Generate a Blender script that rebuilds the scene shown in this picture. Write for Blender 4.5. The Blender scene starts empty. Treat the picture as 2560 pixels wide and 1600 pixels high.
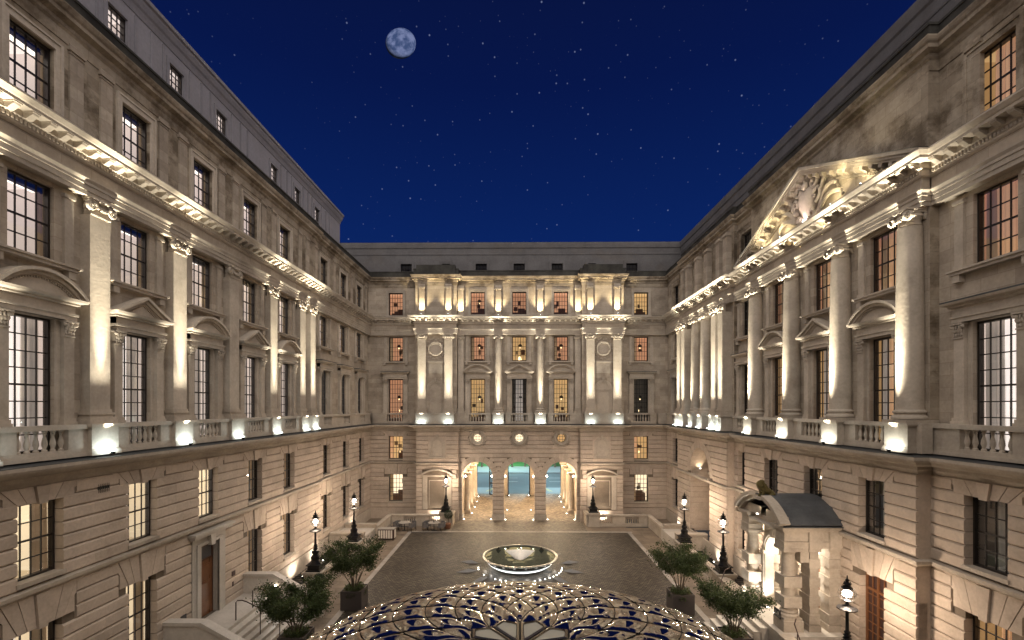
import bpy, math, random
from math import sin, cos, pi, sqrt, radians, atan2
from mathutils import Matrix, Vector
random.seed(7)
S = bpy.context.scene
COL = S.collection
# ------------------------------------------------------------------ camera
CAMZ = 11.7
cam = bpy.data.objects.new('camera', bpy.data.cameras.new('camera'))
COL.objects.link(cam)
cam.location = (0, 0, CAMZ)
cam.rotation_euler = (radians(90), 0, radians(0.66))
cam.data.sensor_width = 36.0
cam.data.lens = 17.0
cam.data.shift_y = 0.0852
cam.data.clip_end = 6000
S.camera = cam
# ------------------------------------------------------------------ world: deep blue night sky with stars
W = bpy.data.worlds.new('World'); S.world = W; W.use_nodes = True
nt = W.node_tree; N = nt.nodes; L = nt.links; N.clear()
out = N.new('ShaderNodeOutputWorld'); bg = N.new('ShaderNodeBackground'); L.new(bg.outputs[0], out.inputs[0])
tc = N.new('ShaderNodeTexCoord'); sep = N.new('ShaderNodeSeparateXYZ'); L.new(tc.outputs['Generated'], sep.inputs[0])
rp = N.new('ShaderNodeValToRGB'); L.new(sep.outputs[2], rp.inputs[0])
e = rp.color_ramp.elements
e[0].position = 0.0; e[0].color = (.0058, .0250, .138, 1)
e[1].position = 0.80; e[1].color = (.0030, .0056, .034, 1)
k = e.new(0.33); k.color = (.0031, .0170, .115, 1)
k = e.new(0.55); k.color = (.0022, .0085, .068, 1)
vo = N.new('ShaderNodeTexVoronoi'); vo.inputs['Scale'].default_value = 105
L.new(tc.outputs['Generated'], vo.inputs['Vector'])
srgb = N.new('ShaderNodeSeparateColor'); L.new(vo.outputs['Color'], srgb.inputs[0])
def wm(op, a, b=None, cl=False):
    n = N.new('ShaderNodeMath'); n.operation = op; n.use_clamp = cl
    for i, v in enumerate((a, b)):
        if v is None: continue
        if isinstance(v, (int, float)): n.inputs[i].default_value = v
        else: L.new(v, n.inputs[i])
    return n.outputs[0]
pw = wm('POWER', srgb.outputs[0], 3.0)
rad = wm('MULTIPLY_ADD', pw, 0.12)
rad.node.inputs[2].default_value = 0.07
st = wm('SUBTRACT', 1.0, wm('DIVIDE', vo.outputs['Distance'], rad), True)
st = wm('MULTIPLY', wm('MULTIPLY', st, wm('ADD', wm('MULTIPLY', pw, pw), 0.07)), 0.36)
mixc = N.new('ShaderNodeMix'); mixc.data_type = 'RGBA'; mixc.blend_type = 'ADD'; mixc.inputs[0].default_value = 1
L.new(rp.outputs[0], mixc.inputs[6])
sc_ = N.new('ShaderNodeVectorMath'); sc_.operation = 'SCALE'; sc_.inputs[0].default_value = (.55, .66, 1.0); L.new(st, sc_.inputs[3])
L.new(sc_.outputs[0], mixc.inputs[7])
L.new(mixc.outputs[2], bg.inputs[0]); bg.inputs[1].default_value = 0.82
# ------------------------------------------------------------------ soft fill sun added for general brightness, no real source
def add_sun(name, rot, energy, color, angle):
    l = bpy.data.lights.new(name, 'SUN'); l.energy = energy; l.color = color; l.angle = radians(angle)
    o = bpy.data.objects.new(name, l); o.rotation_euler = [radians(a) for a in rot]; COL.objects.link(o); return o
glow = add_sun('city_glow', (34, 0, 0), 3.35, (1.0, .915, .835), 125)
glow.visible_glossy = False
S.view_settings.view_transform = 'Standard'; S.view_settings.look = 'None'
S.view_settings.gamma = 1; S.view_settings.use_curve_mapping = False
S.view_settings.exposure = 0.28
S.render.engine = 'CYCLES'
cy = S.cycles
cy.use_denoising = True
try: cy.denoiser = 'OPENIMAGEDENOISE'
except Exception: pass
cy.max_bounces = 5; cy.diffuse_bounces = 3; cy.glossy_bounces = 3; cy.transparent_max_bounces = 10; cy.transmission_bounces = 3
cy.sample_clamp_indirect = 4; cy.caustics_reflective = False; cy.caustics_refractive = False
cy.use_light_tree = True
cy.light_sampling_threshold = 0.01
WARM = (1.0, .80, .56); WHITE = (1.0, .95, .86); COOL = (.76, .95, 1.0); PINK = (1.0, .78, .62)

# ------------------------------------------------------------------ materials
def newmat(name):
    m = bpy.data.materials.new(name); m.use_nodes = True
    nt = m.node_tree; nt.nodes.clear()
    o = nt.nodes.new('ShaderNodeOutputMaterial')
    return m, nt, nt.nodes, nt.links, o
def pbsdf(N): return N.new('ShaderNodeBsdfPrincipled')
def stone_mat(name, c1, c2, rough=.82, bump=.25, stain=.35, brick=None, stain_col=(.12, .095, .07), objvar=.12, stain_scale=.35, streak=False):
    m, nt, N, L, o = newmat(name)
    b = pbsdf(N); L.new(b.outputs[0], o.inputs[0]); b.inputs['Roughness'].default_value = rough
    b.inputs['Specular IOR Level'].default_value = .25
    g = N.new('ShaderNodeNewGeometry')
    n1 = N.new('ShaderNodeTexNoise'); n1.inputs['Scale'].default_value = .8; n1.inputs['Detail'].default_value = 6; n1.inputs['Roughness'].default_value = .65
    L.new(g.outputs['Position'], n1.inputs['Vector'])
    mx = N.new('ShaderNodeMix'); mx.data_type = 'RGBA'; mx.inputs[6].default_value = (*c1, 1); mx.inputs[7].default_value = (*c2, 1)
    mr = N.new('ShaderNodeMapRange'); mr.inputs[1].default_value = .38; mr.inputs[2].default_value = .64; L.new(n1.outputs[0], mr.inputs[0]); L.new(mr.outputs[0], mx.inputs[0])
    # stains
    n2 = N.new('ShaderNodeTexNoise'); n2.inputs['Scale'].default_value = stain_scale; n2.inputs['Detail'].default_value = 8; n2.inputs['Roughness'].default_value = .7
    mp = N.new('ShaderNodeMapping'); mp.inputs['Scale'].default_value = (2.2, 2.2, .5) if streak else (1, 1, 1.3)
    L.new(g.outputs['Position'], mp.inputs[0]); L.new(mp.outputs[0], n2.inputs['Vector'])
    mr2 = N.new('ShaderNodeMapRange'); mr2.inputs[1].default_value = .47 if stain > .6 else .52; mr2.inputs[2].default_value = .60 if stain > .6 else .72; mr2.inputs[4].default_value = stain; L.new(n2.outputs[0], mr2.inputs[0])
    mx2 = N.new('ShaderNodeMix'); mx2.data_type = 'RGBA'; L.new(mr2.outputs[0], mx2.inputs[0]); L.new(mx.outputs[2], mx2.inputs[6]); mx2.inputs[7].default_value = (*stain_col, 1)
    col = mx2.outputs[2]
    # fine grain
    n3 = N.new('ShaderNodeTexNoise'); n3.inputs['Scale'].default_value = 9; n3.inputs['Detail'].default_value = 5; L.new(g.outputs['Position'], n3.inputs['Vector'])
    hs = N.new('ShaderNodeHueSaturation'); L.new(col, hs.inputs['Color'])
    oi = N.new('ShaderNodeObjectInfo')
    v = N.new('ShaderNodeMath'); v.operation = 'MULTIPLY_ADD'; L.new(oi.outputs['Random'], v.inputs[0]); v.inputs[1].default_value = objvar * 2; v.inputs[2].default_value = 1 - objvar
    v2 = N.new('ShaderNodeMapRange'); L.new(n3.outputs[0], v2.inputs[0]); v2.inputs[1].default_value = .25; v2.inputs[2].default_value = .75; v2.inputs[3].default_value = .90; v2.inputs[4].default_value = 1.08
    v3 = N.new('ShaderNodeMath'); v3.operation = 'MULTIPLY'; L.new(v.outputs[0], v3.inputs[0]); L.new(v2.outputs[0], v3.inputs[1])
    L.new(v3.outputs[0], hs.inputs['Value'])
    final = hs.outputs[0]
    hgt = n3.outputs[0]
    if brick:
        to = N.new('ShaderNodeTexCoord'); sp = N.new('ShaderNodeSeparateXYZ'); L.new(to.outputs['Object'], sp.inputs[0])
        cb = N.new('ShaderNodeCombineXYZ'); L.new(sp.outputs[0], cb.inputs[0]); L.new(sp.outputs[2], cb.inputs[1])
        bk = N.new('ShaderNodeTexBrick'); L.new(cb.outputs[0], bk.inputs['Vector'])
        bk.inputs['Scale'].default_value = 1; bk.inputs['Brick Width'].default_value = brick[0]; bk.inputs['Row Height'].default_value = brick[1]
        bk.inputs['Mortar Size'].default_value = .008; bk.inputs['Mortar Smooth'].default_value = .3
        bk.inputs['Color1'].default_value = (1.04, 1.03, 1.0, 1); bk.inputs['Color2'].default_value = (.80, .78, .75, 1); bk.inputs['Mortar'].default_value = (.68, .64, .6, 1)
        ml = N.new('ShaderNodeMix'); ml.data_type = 'RGBA'; ml.blend_type = 'MULTIPLY'; ml.inputs[0].default_value = 1
        L.new(final, ml.inputs[6]); L.new(bk.outputs[0], ml.inputs[7]); final = ml.outputs[2]
    L.new(final, b.inputs['Base Color'])
    bp = N.new('ShaderNodeBump'); bp.inputs['Strength'].default_value = bump; bp.inputs['Distance'].default_value = .02; L.new(hgt, bp.inputs['Height']); L.new(bp.outputs[0], b.inputs['Normal'])
    return m
M = {}
M['stone'] = stone_mat('portland_stone', (.50, .435, .355), (.40, .345, .28), stain=.42)
M['ashlar'] = stone_mat('ashlar_stone', (.48, .415, .34), (.38, .325, .265), stain=.5, brick=(1.15, .46))
M['rustic'] = stone_mat('rusticated_stone', (.56, .465, .375), (.47, .385, .305), stain=.34, objvar=.09)
M['weathered'] = stone_mat('weathered_stone', (.40, .345, .275), (.30, .25, .19), stain=.75, stain_scale=.5, brick=(1.2, .45), stain_col=(.10, .072, .045))
M['dirty'] = stone_mat('dark_parapet_stone', (.06, .058, .05), (.03, .028, .025), stain=.5, stain_col=(.03, .03, .025), streak=True)
M['lead'] = stone_mat('lead_flashing', (.075, .078, .08), (.045, .048, .05), rough=.55, stain=.4, stain_col=(.14, .13, .11))
M['attic'] = stone_mat('painted_attic_render', (.25, .24, .26), (.225, .215, .23), stain=.08, bump=.1)
M['attic2'] = stone_mat('grey_attic_render', (.115, .11, .11), (.09, .085, .085), stain=.3, bump=.1)
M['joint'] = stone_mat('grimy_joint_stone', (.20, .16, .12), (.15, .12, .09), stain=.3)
M['slate'] = stone_mat('lead_roof', (.09, .095, .10), (.055, .058, .062), rough=.6, stain=.35, stain_col=(.15, .14, .13))
M['flag'] = stone_mat('flagstone', (.24, .19, .14), (.17, .135, .10), rough=.6, stain=.35, objvar=.15)
M['palestrip'] = stone_mat('pale_granite_strip', (.36, .33, .29), (.29, .26, .23), rough=.6, stain=.2, objvar=.12)
M['marble'] = stone_mat('pale_step_stone', (.55, .50, .44), (.47, .43, .37), rough=.5, stain=.15)

def simple(name, col, rough=.5, metal=0, spec=.5, noise=.12, scale=14, bump=0.0):
    m, nt, N, L, o = newmat(name)
    b = pbsdf(N); L.new(b.outputs[0], o.inputs[0])
    b.inputs['Roughness'].default_value = rough; b.inputs['Metallic'].default_value = metal; b.inputs['Specular IOR Level'].default_value = spec
    g = N.new('ShaderNodeTexCoord'); n = N.new('ShaderNodeTexNoise'); n.inputs['Scale'].default_value = scale; n.inputs['Detail'].default_value = 4; L.new(g.outputs['Object'], n.inputs['Vector'])
    mx = N.new('ShaderNodeMix'); mx.data_type = 'RGBA'; L.new(n.outputs[0], mx.inputs[0])
    mx.inputs[6].default_value = (*[c * (1 - noise) for c in col], 1); mx.inputs[7].default_value = (*[min(1, c * (1 + noise)) for c in col], 1)
    L.new(mx.outputs[2], b.inputs['Base Color'])
    if bump:
        bp = N.new('ShaderNodeBump'); bp.inputs['Strength'].default_value = bump; bp.inputs['Distance'].default_value = .02; L.new(n.outputs[0], bp.inputs['Height']); L.new(bp.outputs[0], b.inputs['Normal'])
    return m
M['sash'] = simple('black_sash_paint', (.018, .014, .012), .35)
M['iron'] = simple('black_iron', (.012, .012, .013), .38, .3, .6, noise=.3, scale=20, bump=.15)
M['planter'] = simple('bronze_planter', (.075, .062, .058), .5, .2)
M['bronze'] = simple('aged_bronze_lion', (.20, .17, .07), .4, .6)
M['door'] = simple('varnished_oak', (.16, .065, .025), .35, noise=.35, scale=5)
M['doordark'] = simple('dark_oak_frame', (.075, .028, .012), .35, noise=.3, scale=6)
M['bark'] = simple('grey_bark', (.12, .09, .06), .85, noise=.3)
M['plaque'] = simple('dark_plaque', (.03, .03, .032), .35)
M['plaque2'] = simple('dark_reddish_plaque', (.05, .025, .022), .4)
M['lettering'] = simple('pale_lettering', (.5, .48, .42), .5)
M['terracotta'] = simple('terracotta', (.20, .085, .045), .8)
M['rattan'] = simple('grey_woven_chair', (.14, .13, .125), .8, noise=.3, scale=60)
M['tabletop'] = simple('pale_table_top', (.35, .32, .28), .4)
M['white'] = simple('white_slats', (.62, .57, .50), .5)
M['darkwood'] = simple('dark_brown_wood', (.045, .02, .015), .5)
M['steel'] = simple('stainless_rim', (.50, .48, .45), .38, .9)
M['darksteel'] = simple('dark_bowl_metal', (.035, .036, .034), .25, .6)
M['fin'] = simple('grey_metal_fin', (.26, .255, .245), .6, .1)
M['grass'] = simple('street_lawn', (.03, .11, .03), .9, noise=.4, scale=2)
M['road'] = simple('asphalt', (.075, .085, .085), .75, noise=.12, scale=.7)
M['street_pave'] = simple('street_paving', (.17, .19, .19), .75, noise=.1, scale=.6)
M['roadline'] = simple('road_marking', (.5, .5, .46), .6)
M['yellowline'] = simple('yellow_marking', (.5, .42, .1), .6)
M['water'] = simple('dark_water', (.01, .012, .02), .08, 0, .6)

def leaf_mat(name, c1, c2):
    m, nt, N, L, o = newmat(name)
    b = pbsdf(N); b.inputs['Roughness'].default_value = .6
    g = N.new('ShaderNodeNewGeometry'); n = N.new('ShaderNodeTexNoise'); n.inputs['Scale'].default_value = 3.5; n.inputs['Detail'].default_value = 3; L.new(g.outputs['Position'], n.inputs['Vector'])
    ad = N.new('ShaderNodeMath'); ad.operation = 'MULTIPLY_ADD'; L.new(g.outputs['Random Per Island'], ad.inputs[0]); ad.inputs[1].default_value = .5; L.new(n.outputs[0], ad.inputs[2])
    mr = N.new('ShaderNodeMapRange'); mr.inputs[1].default_value = .35; mr.inputs[2].default_value = 1.05; L.new(ad.outputs[0], mr.inputs[0])
    mx = N.new('ShaderNodeMix'); mx.data_type = 'RGBA'; L.new(mr.outputs[0], mx.inputs[0]); mx.inputs[6].default_value = (*c1, 1); mx.inputs[7].default_value = (*c2, 1)
    L.new(mx.outputs[2], b.inputs['Base Color'])
    t = N.new('ShaderNodeBsdfTranslucent'); L.new(mx.outputs[2], t.inputs[0])
    ms = N.new('ShaderNodeMixShader'); ms.inputs[0].default_value = .25; L.new(b.outputs[0], ms.inputs[1]); L.new(t.outputs[0], ms.inputs[2]); L.new(ms.outputs[0], o.inputs[0])
    return m
M['leaf'] = leaf_mat('shrub_leaves', (.022, .040, .014), (.085, .115, .035))
M['leafg'] = leaf_mat('underplanting_leaves', (.03, .05, .015), (.10, .13, .035))
M['leafdark'] = leaf_mat('topiary_leaves', (.012, .028, .012), (.035, .06, .025))

def emit_mat(name, col, s, base=.5, sample=False):
    m, nt, N, L, o = newmat(name)
    b = pbsdf(N); L.new(b.outputs[0], o.inputs[0]); b.inputs['Base Color'].default_value = (*[c * base for c in col], 1)
    b.inputs['Emission Color'].default_value = (*col, 1); b.inputs['Emission Strength'].default_value = s; b.inputs['Roughness'].default_value = .8
    if 'room' in name:  # rooms differ in brightness and tint from one another; their light is put into glowing surfaces
        oi = N.new('ShaderNodeObjectInfo'); mr = N.new('ShaderNodeMapRange'); L.new(oi.outputs['Random'], mr.inputs[0]); mr.inputs[3].default_value = .78; mr.inputs[4].default_value = 1.15
        hs = N.new('ShaderNodeHueSaturation'); hs.inputs['Color'].default_value = (*col, 1); L.new(mr.outputs[0], hs.inputs['Value']); L.new(hs.outputs[0], b.inputs['Emission Color'])
    if not sample:
        try: m.cycles.emission_sampling = 'NONE'
        except Exception: pass
    return m
M['room_white'] = emit_mat('lit_room_white', (1.0, .86, .78), 0.68)
M['room_cream'] = emit_mat('lit_room_cream', (1.0, .84, .60), 1.0)
M['room_orange'] = emit_mat('lit_room_orange', (.84, .45, .26), 0.40)
M['room_amber'] = emit_mat('lit_room_amber', (.85, .56, .26), 0.48)
M['room_dark'] = emit_mat('dim_room', (.30, .26, .22), .03)
M['room_dusk'] = emit_mat('half_lit_room', (.55, .46, .38), .20)
M['cove'] = emit_mat('ceiling_cove_light', (1.0, .88, .76), 2.2)
M['bulb'] = emit_mat('lamp_bulb', (1.0, .86, .70), 40)
M['led'] = emit_mat('led_lens', (1.0, .95, .85), 14)
M['ledcool'] = emit_mat('cool_led_lens', (.85, .96, 1.0), 14)
M['shade'] = emit_mat('lit_lampshade', (1.0, .72, .36), 2.6)
M['pelmet'] = simple('dark_pelmet', (.02, .018, .022), .7)
M['picture_a'] = simple('framed_print', (.25, .22, .18), .5); M['picture_b'] = simple('dark_painting', (.08, .06, .05), .4); M['furn'] = simple('interior_furniture', (.10, .05, .035), .6)

def curtain_mat(name, col, s):
    m, nt, N, L, o = newmat(name)
    b = pbsdf(N); L.new(b.outputs[0], o.inputs[0]); b.inputs['Base Color'].default_value = (*col, 1)
    b.inputs['Emission Color'].default_value = (*col, 1); b.inputs['Roughness'].default_value = .9
    # backlight is put into the cloth as glow, uneven in vertical bands
    tcn = N.new('ShaderNodeTexCoord'); wv = N.new('ShaderNodeTexNoise'); wv.inputs['Scale'].default_value = 1; mp = N.new('ShaderNodeMapping'); mp.inputs['Scale'].default_value = (14, 14, .15)
    L.new(tcn.outputs['Object'], mp.inputs[0]); L.new(mp.outputs[0], wv.inputs['Vector'])
    mr = N.new('ShaderNodeMapRange'); mr.inputs[1].default_value = .3; mr.inputs[2].default_value = .7; mr.inputs[3].default_value = s * .6; mr.inputs[4].default_value = s * 1.25; L.new(wv.outputs[0], mr.inputs[0])
    L.new(mr.outputs[0], b.inputs['Emission Strength'])
    try: m.cycles.emission_sampling = 'NONE'
    except Exception: pass
    return m
M['curt_white'] = curtain_mat('backlit_white_curtain', (1.0, .90, .84), 0.95)
M['curt_grey'] = curtain_mat('dim_grey_curtain', (.60, .53, .48), 0.26)
M['curt_orange'] = curtain_mat('backlit_orange_curtain', (.85, .50, .27), .40)
M['curt_dim'] = curtain_mat('unlit_curtain', (.40, .38, .34), .05)
M['curt_tan'] = curtain_mat('tan_curtain', (.5, .34, .2), .16)

def glass_mat(name, tint=(1, 1, 1), gl=.07):
    m, nt, N, L, o = newmat(name)
    t = N.new('ShaderNodeBsdfTransparent'); t.inputs[0].default_value = (*tint, 1)
    g = N.new('ShaderNodeBsdfGlossy'); g.inputs['Roughness'].default_value = .02
    lw = N.new('ShaderNodeLayerWeight'); lw.inputs[0].default_value = .35
    mr = N.new('ShaderNodeMapRange'); L.new(lw.outputs['Fresnel'], mr.inputs[0]); mr.inputs[3].default_value = gl * .3; mr.inputs[4].default_value = .32
    ms = N.new('ShaderNodeMixShader'); L.new(mr.outputs[0], ms.inputs[0]); L.new(t.outputs[0], ms.inputs[1]); L.new(g.outputs[0], ms.inputs[2]); L.new(ms.outputs[0], o.inputs[0])
    return m
M['glass'] = glass_mat('window_glass', (.93, .95, .95), .05)
M['globe'] = glass_mat('lamp_globe_glass', (1, .98, .95), .05)

def mirror_mat():
    m, nt, N, L, o = newmat('mirror_polished_panel')
    b = pbsdf(N); L.new(b.outputs[0], o.inputs[0]); b.inputs['Base Color'].default_value = (.72, .69, .65, 1); b.inputs['Metallic'].default_value = 1; b.inputs['Roughness'].default_value = .085
    g = N.new('ShaderNodeTexCoord'); n = N.new('ShaderNodeTexNoise'); n.inputs['Scale'].default_value = 3.4; n.inputs['Detail'].default_value = 1.5; L.new(g.outputs['Object'], n.inputs['Vector'])
    bp = N.new('ShaderNodeBump'); bp.inputs['Strength'].default_value = .45; bp.inputs['Distance'].default_value = .08; L.new(n.outputs[0], bp.inputs['Height']); L.new(bp.outputs[0], b.inputs['Normal'])
    return m
M['mirror'] = mirror_mat()
M['skylight'] = simple('pale_skylight_glass', (.34, .33, .28), .18, 0, .8, noise=.1, scale=1)
M['gasket'] = simple('dark_gasket', (.004, .004, .004), .6, spec=.1)
M['champagne'] = simple('champagne_metal', (.30, .27, .23), .25, .9)

def cobble_mat(nm='granite_setts', k=1.0):
    m, nt, N, L, o = newmat(nm)
    b = pbsdf(N); L.new(b.outputs[0], o.inputs[0]); b.inputs['Roughness'].default_value = .55; b.inputs['Specular IOR Level'].default_value = .3
    g = N.new('ShaderNodeNewGeometry'); sp = N.new('ShaderNodeSeparateXYZ'); L.new(g.outputs['Position'], sp.inputs[0])
    def mt(op, a, bb=None, c=None):
        n = N.new('ShaderNodeMath'); n.operation = op
        for i, v in enumerate((a, bb, c)):
            if v is None: continue
            if isinstance(v, (int, float)): n.inputs[i].default_value = v
            else: L.new(v, n.inputs[i])
        return n.outputs[0]
    # rows of setts laid in repeating segmental arcs
    xm = mt('SUBTRACT', mt('PINGPONG', mt('ADD', sp.outputs[0], 100.0), 1.15), .0)
    arc = mt('MULTIPLY', mt('MULTIPLY', xm, xm), -.42)
    yy = mt('ADD', sp.outputs[1], arc)
    cb = N.new('ShaderNodeCombineXYZ'); L.new(sp.outputs[0], cb.inputs[0]); L.new(yy, cb.inputs[1])
    bk = N.new('ShaderNodeTexBrick'); L.new(cb.outputs[0], bk.inputs['Vector'])
    bk.inputs['Scale'].default_value = 1; bk.inputs['Brick Width'].default_value = .27; bk.inputs['Row Height'].default_value = .19; bk.inputs['Mortar Size'].default_value = .03; bk.inputs['Mortar Smooth'].default_value = .5
    bk.inputs['Color1'].default_value = (.135 * k, .112 * k, .085 * k, 1); bk.inputs['Color2'].default_value = (.055 * k, .046 * k, .037 * k, 1); bk.inputs['Mortar'].default_value = (.014 * k, .011 * k, .009 * k, 1)
    n = N.new('ShaderNodeTexNoise'); n.inputs['Scale'].default_value = .35; n.inputs['Detail'].default_value = 5; L.new(g.outputs['Position'], n.inputs['Vector'])
    mr = N.new('ShaderNodeMapRange'); L.new(n.outputs[0], mr.inputs[0]); mr.inputs[1].default_value = .3; mr.inputs[2].default_value = .7; mr.inputs[3].default_value = .75; mr.inputs[4].default_value = 1.3
    hs = N.new('ShaderNodeHueSaturation'); L.new(bk.outputs[0], hs.inputs['Color']); L.new(mr.outputs[0], hs.inputs['Value']); L.new(hs.outputs[0], b.inputs['Base Color'])
    bp = N.new('ShaderNodeBump'); bp.invert = True; bp.inputs['Strength'].default_value = 1.0; bp.inputs['Distance'].default_value = .025; L.new(bk.outputs['Fac'], bp.inputs['Height']); L.new(bp.outputs[0], b.inputs['Normal'])
    return m
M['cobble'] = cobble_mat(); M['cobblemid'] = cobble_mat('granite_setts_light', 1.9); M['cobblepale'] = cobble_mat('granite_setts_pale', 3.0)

def moon_mat():
    m, nt, N, L, o = newmat('moon_surface')
    em = N.new('ShaderNodeEmission'); L.new(em.outputs[0], o.inputs[0])
    to = N.new('ShaderNodeTexCoord'); n = N.new('ShaderNodeTexNoise'); n.inputs['Scale'].default_value = 1.9; n.inputs['Detail'].default_value = 7; n.inputs['Roughness'].default_value = .6
    L.new(to.outputs['Object'], n.inputs['Vector'])
    cr = N.new('ShaderNodeValToRGB'); L.new(n.outputs[0], cr.inputs[0]); cr.color_ramp.elements[0].position = .40; cr.color_ramp.elements[0].color = (.045, .072, .17, 1); cr.color_ramp.elements[1].position = .60; cr.color_ramp.elements[1].color = (.165, .20, .36, 1)
    g = N.new('ShaderNodeNewGeometry'); dt = N.new('ShaderNodeVectorMath'); dt.operation = 'DOT_PRODUCT'; L.new(g.outputs['Normal'], dt.inputs[0]); dt.inputs[1].default_value = (.62, -.62, .48)  # sunlit side and dark limb are put into the glow by direction
    mr = N.new('ShaderNodeMapRange'); L.new(dt.outputs['Value'], mr.inputs[0]); mr.inputs[1].default_value = -.12; mr.inputs[2].default_value = .42; mr.inputs[3].default_value = .05; mr.inputs[4].default_value = .88
    L.new(cr.outputs[0], em.inputs[0]); L.new(mr.outputs[0], em.inputs[1])
    try: m.cycles.emission_sampling = 'NONE'
    except Exception: pass
    return m
M['moon'] = moon_mat()

# ------------------------------------------------------------------ mesh helpers
class MB:
    def __init__(s): s.v = []; s.f = []; s.smooth = False
    def add(s, vs, fs):
        b = len(s.v); s.v += [tuple(p) for p in vs]; s.f += [tuple(i + b for i in f) for f in fs]
    def box(s, x0, x1, y0, y1, z0, z1):
        s.add([(x0, y0, z0), (x1, y0, z0), (x1, y1, z0), (x0, y1, z0), (x0, y0, z1), (x1, y0, z1), (x1, y1, z1), (x0, y1, z1)],
              [(0, 3, 2, 1), (4, 5, 6, 7), (0, 1, 5, 4), (1, 2, 6, 5), (2, 3, 7, 6), (3, 0, 4, 7)]); return s
    def quad(s, a, b, c, d): s.add([a, b, c, d], [(0, 1, 2, 3)]); return s
    def prism_xz(s, poly, y0, y1):
        n = len(poly); s.add([(x, y0, z) for x, z in poly] + [(x, y1, z) for x, z in poly],
              [tuple(range(n)), tuple(range(2 * n - 1, n - 1, -1))] + [(i, i + n, (i + 1) % n + n, (i + 1) % n) for i in range(n)]); return s
    def prism_yz(s, poly, x0, x1):
        n = len(poly); s.add([(x0, y, z) for y, z in poly] + [(x1, y, z) for y, z in poly],
              [tuple(range(n)), tuple(range(2 * n - 1, n - 1, -1))] + [(i, i + n, (i + 1) % n + n, (i + 1) % n) for i in range(n)]); return s
    def prism_xy(s, poly, z0, z1):
        n = len(poly); s.add([(x, y, z0) for x, y in poly] + [(x, y, z1) for x, y in poly],
              [tuple(range(n)), tuple(range(2 * n - 1, n - 1, -1))] + [(i, i + n, (i + 1) % n + n, (i + 1) % n) for i in range(n)]); return s
    def lathe(s, prof, n=16, c=(0, 0, 0), sq=False, a0=0):
        vs = []; fs = []
        for r, z in prof:
            for i in range(n):
                a = a0 + 2 * pi * i / n; vs.append((c[0] + r * cos(a), c[1] + r * sin(a), c[2] + z))
        m = len(prof)
        for j in range(m - 1):
            for i in range(n):
                fs.append((j * n + i, j * n + (i + 1) % n, (j + 1) * n + (i + 1) % n, (j + 1) * n + i))
        fs.append(tuple(range(n - 1, -1, -1))); fs.append(tuple((m - 1) * n + i for i in range(n)))
        s.add(vs, fs); return s
    def lathe_y(s, prof, n, c, cap=True):
        # axis along y (disc facing outward): prof = (radius, y)
        vs = []; fs = []
        for r, y in prof:
            for i in range(n):
                a = 2 * pi * i / n; vs.append((c[0] + r * cos(a), c[1] + y, c[2] + r * sin(a)))
        m = len(prof)
        for j in range(m - 1):
            for i in range(n): fs.append((j * n + i, j * n + (i + 1) % n, (j + 1) * n + (i + 1) % n, (j + 1) * n + i))
        if cap: fs.append(tuple((m - 1) * n + i for i in range(n)))
        s.add(vs, fs); return s
    def tube(s, pts, r, n=6, r2=None):
        pts = [Vector(p) for p in pts]; vs = []; fs = []; m = len(pts)
        for j, p in enumerate(pts):
            d = (pts[min(j + 1, m - 1)] - pts[max(j - 1, 0)]).normalized()
            up = Vector((0, 0, 1)) if abs(d.z) < .9 else Vector((1, 0, 0))
            a = d.cross(up).normalized(); b = d.cross(a)
            rr = r if r2 is None else r + (r2 - r) * j / max(1, m - 1)
            for i in range(n):
                t = 2 * pi * i / n; q = p + (a * cos(t) + b * sin(t)) * rr; vs.append(tuple(q))
        for j in range(m - 1):
            for i in range(n): fs.append((j * n + i, j * n + (i + 1) % n, (j + 1) * n + (i + 1) % n, (j + 1) * n + i))
        fs.append(tuple(range(n))); fs.append(tuple((m - 1) * n + i for i in range(n)))
        s.add(vs, fs); return s
    def sweep(s, prof, path, closed=False):
        # path: plan points (u, v); prof: (outward offset, z); outward = to the left of +u travel in (u,v) i.e. +v
        m = len(path); rows = []
        for i, p in enumerate(path):
            ns = []
            for a, b in ((i - 1, i), (i, i + 1)):
                if a < 0 or b >= m: continue
                dx, dy = path[b][0] - path[a][0], path[b][1] - path[a][1]; l = sqrt(dx * dx + dy * dy)
                if l < 1e-6: continue
                ns.append((-dy / l, dx / l))
            if len(ns) == 2:
                dd = 1 + ns[0][0] * ns[1][0] + ns[0][1] * ns[1][1]
                nn = ((ns[0][0] + ns[1][0]) / dd, (ns[0][1] + ns[1][1]) / dd)
            else: nn = ns[0]
            rows.append([(p[0] + nn[0] * o, p[1] + nn[1] * o, z) for o, z in prof])
        k = len(prof); vs = [q for r in rows for q in r]; fs = []
        for i in range(m - 1):
            for j in range(k):
                j2 = (j + 1) % k
                fs.append((i * k + j, (i + 1) * k + j, (i + 1) * k + j2, i * k + j2))
        fs.append(tuple(range(k - 1, -1, -1))); fs.append(tuple((m - 1) * k + j for j in range(k)))
        s.add(vs, fs); return s
    def blob(s, c, r, sc=(1, 1, 1), n=8, m=6, jit=0):
        vs = []; fs = []
        for j in range(m + 1):
            t = pi * j / m
            for i in range(n):
                a = 2 * pi * i / n; q = 1 + random.uniform(-jit, jit)
                vs.append((c[0] + r * sc[0] * sin(t) * cos(a) * q, c[1] + r * sc[1] * sin(t) * sin(a) * q, c[2] + r * sc[2] * cos(t) * q))
        for j in range(m):
            for i in range(n): fs.append((j * n + i, (j + 1) * n + i, (j + 1) * n + (i + 1) % n, j * n + (i + 1) % n))
        s.add(vs, fs); return s
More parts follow.
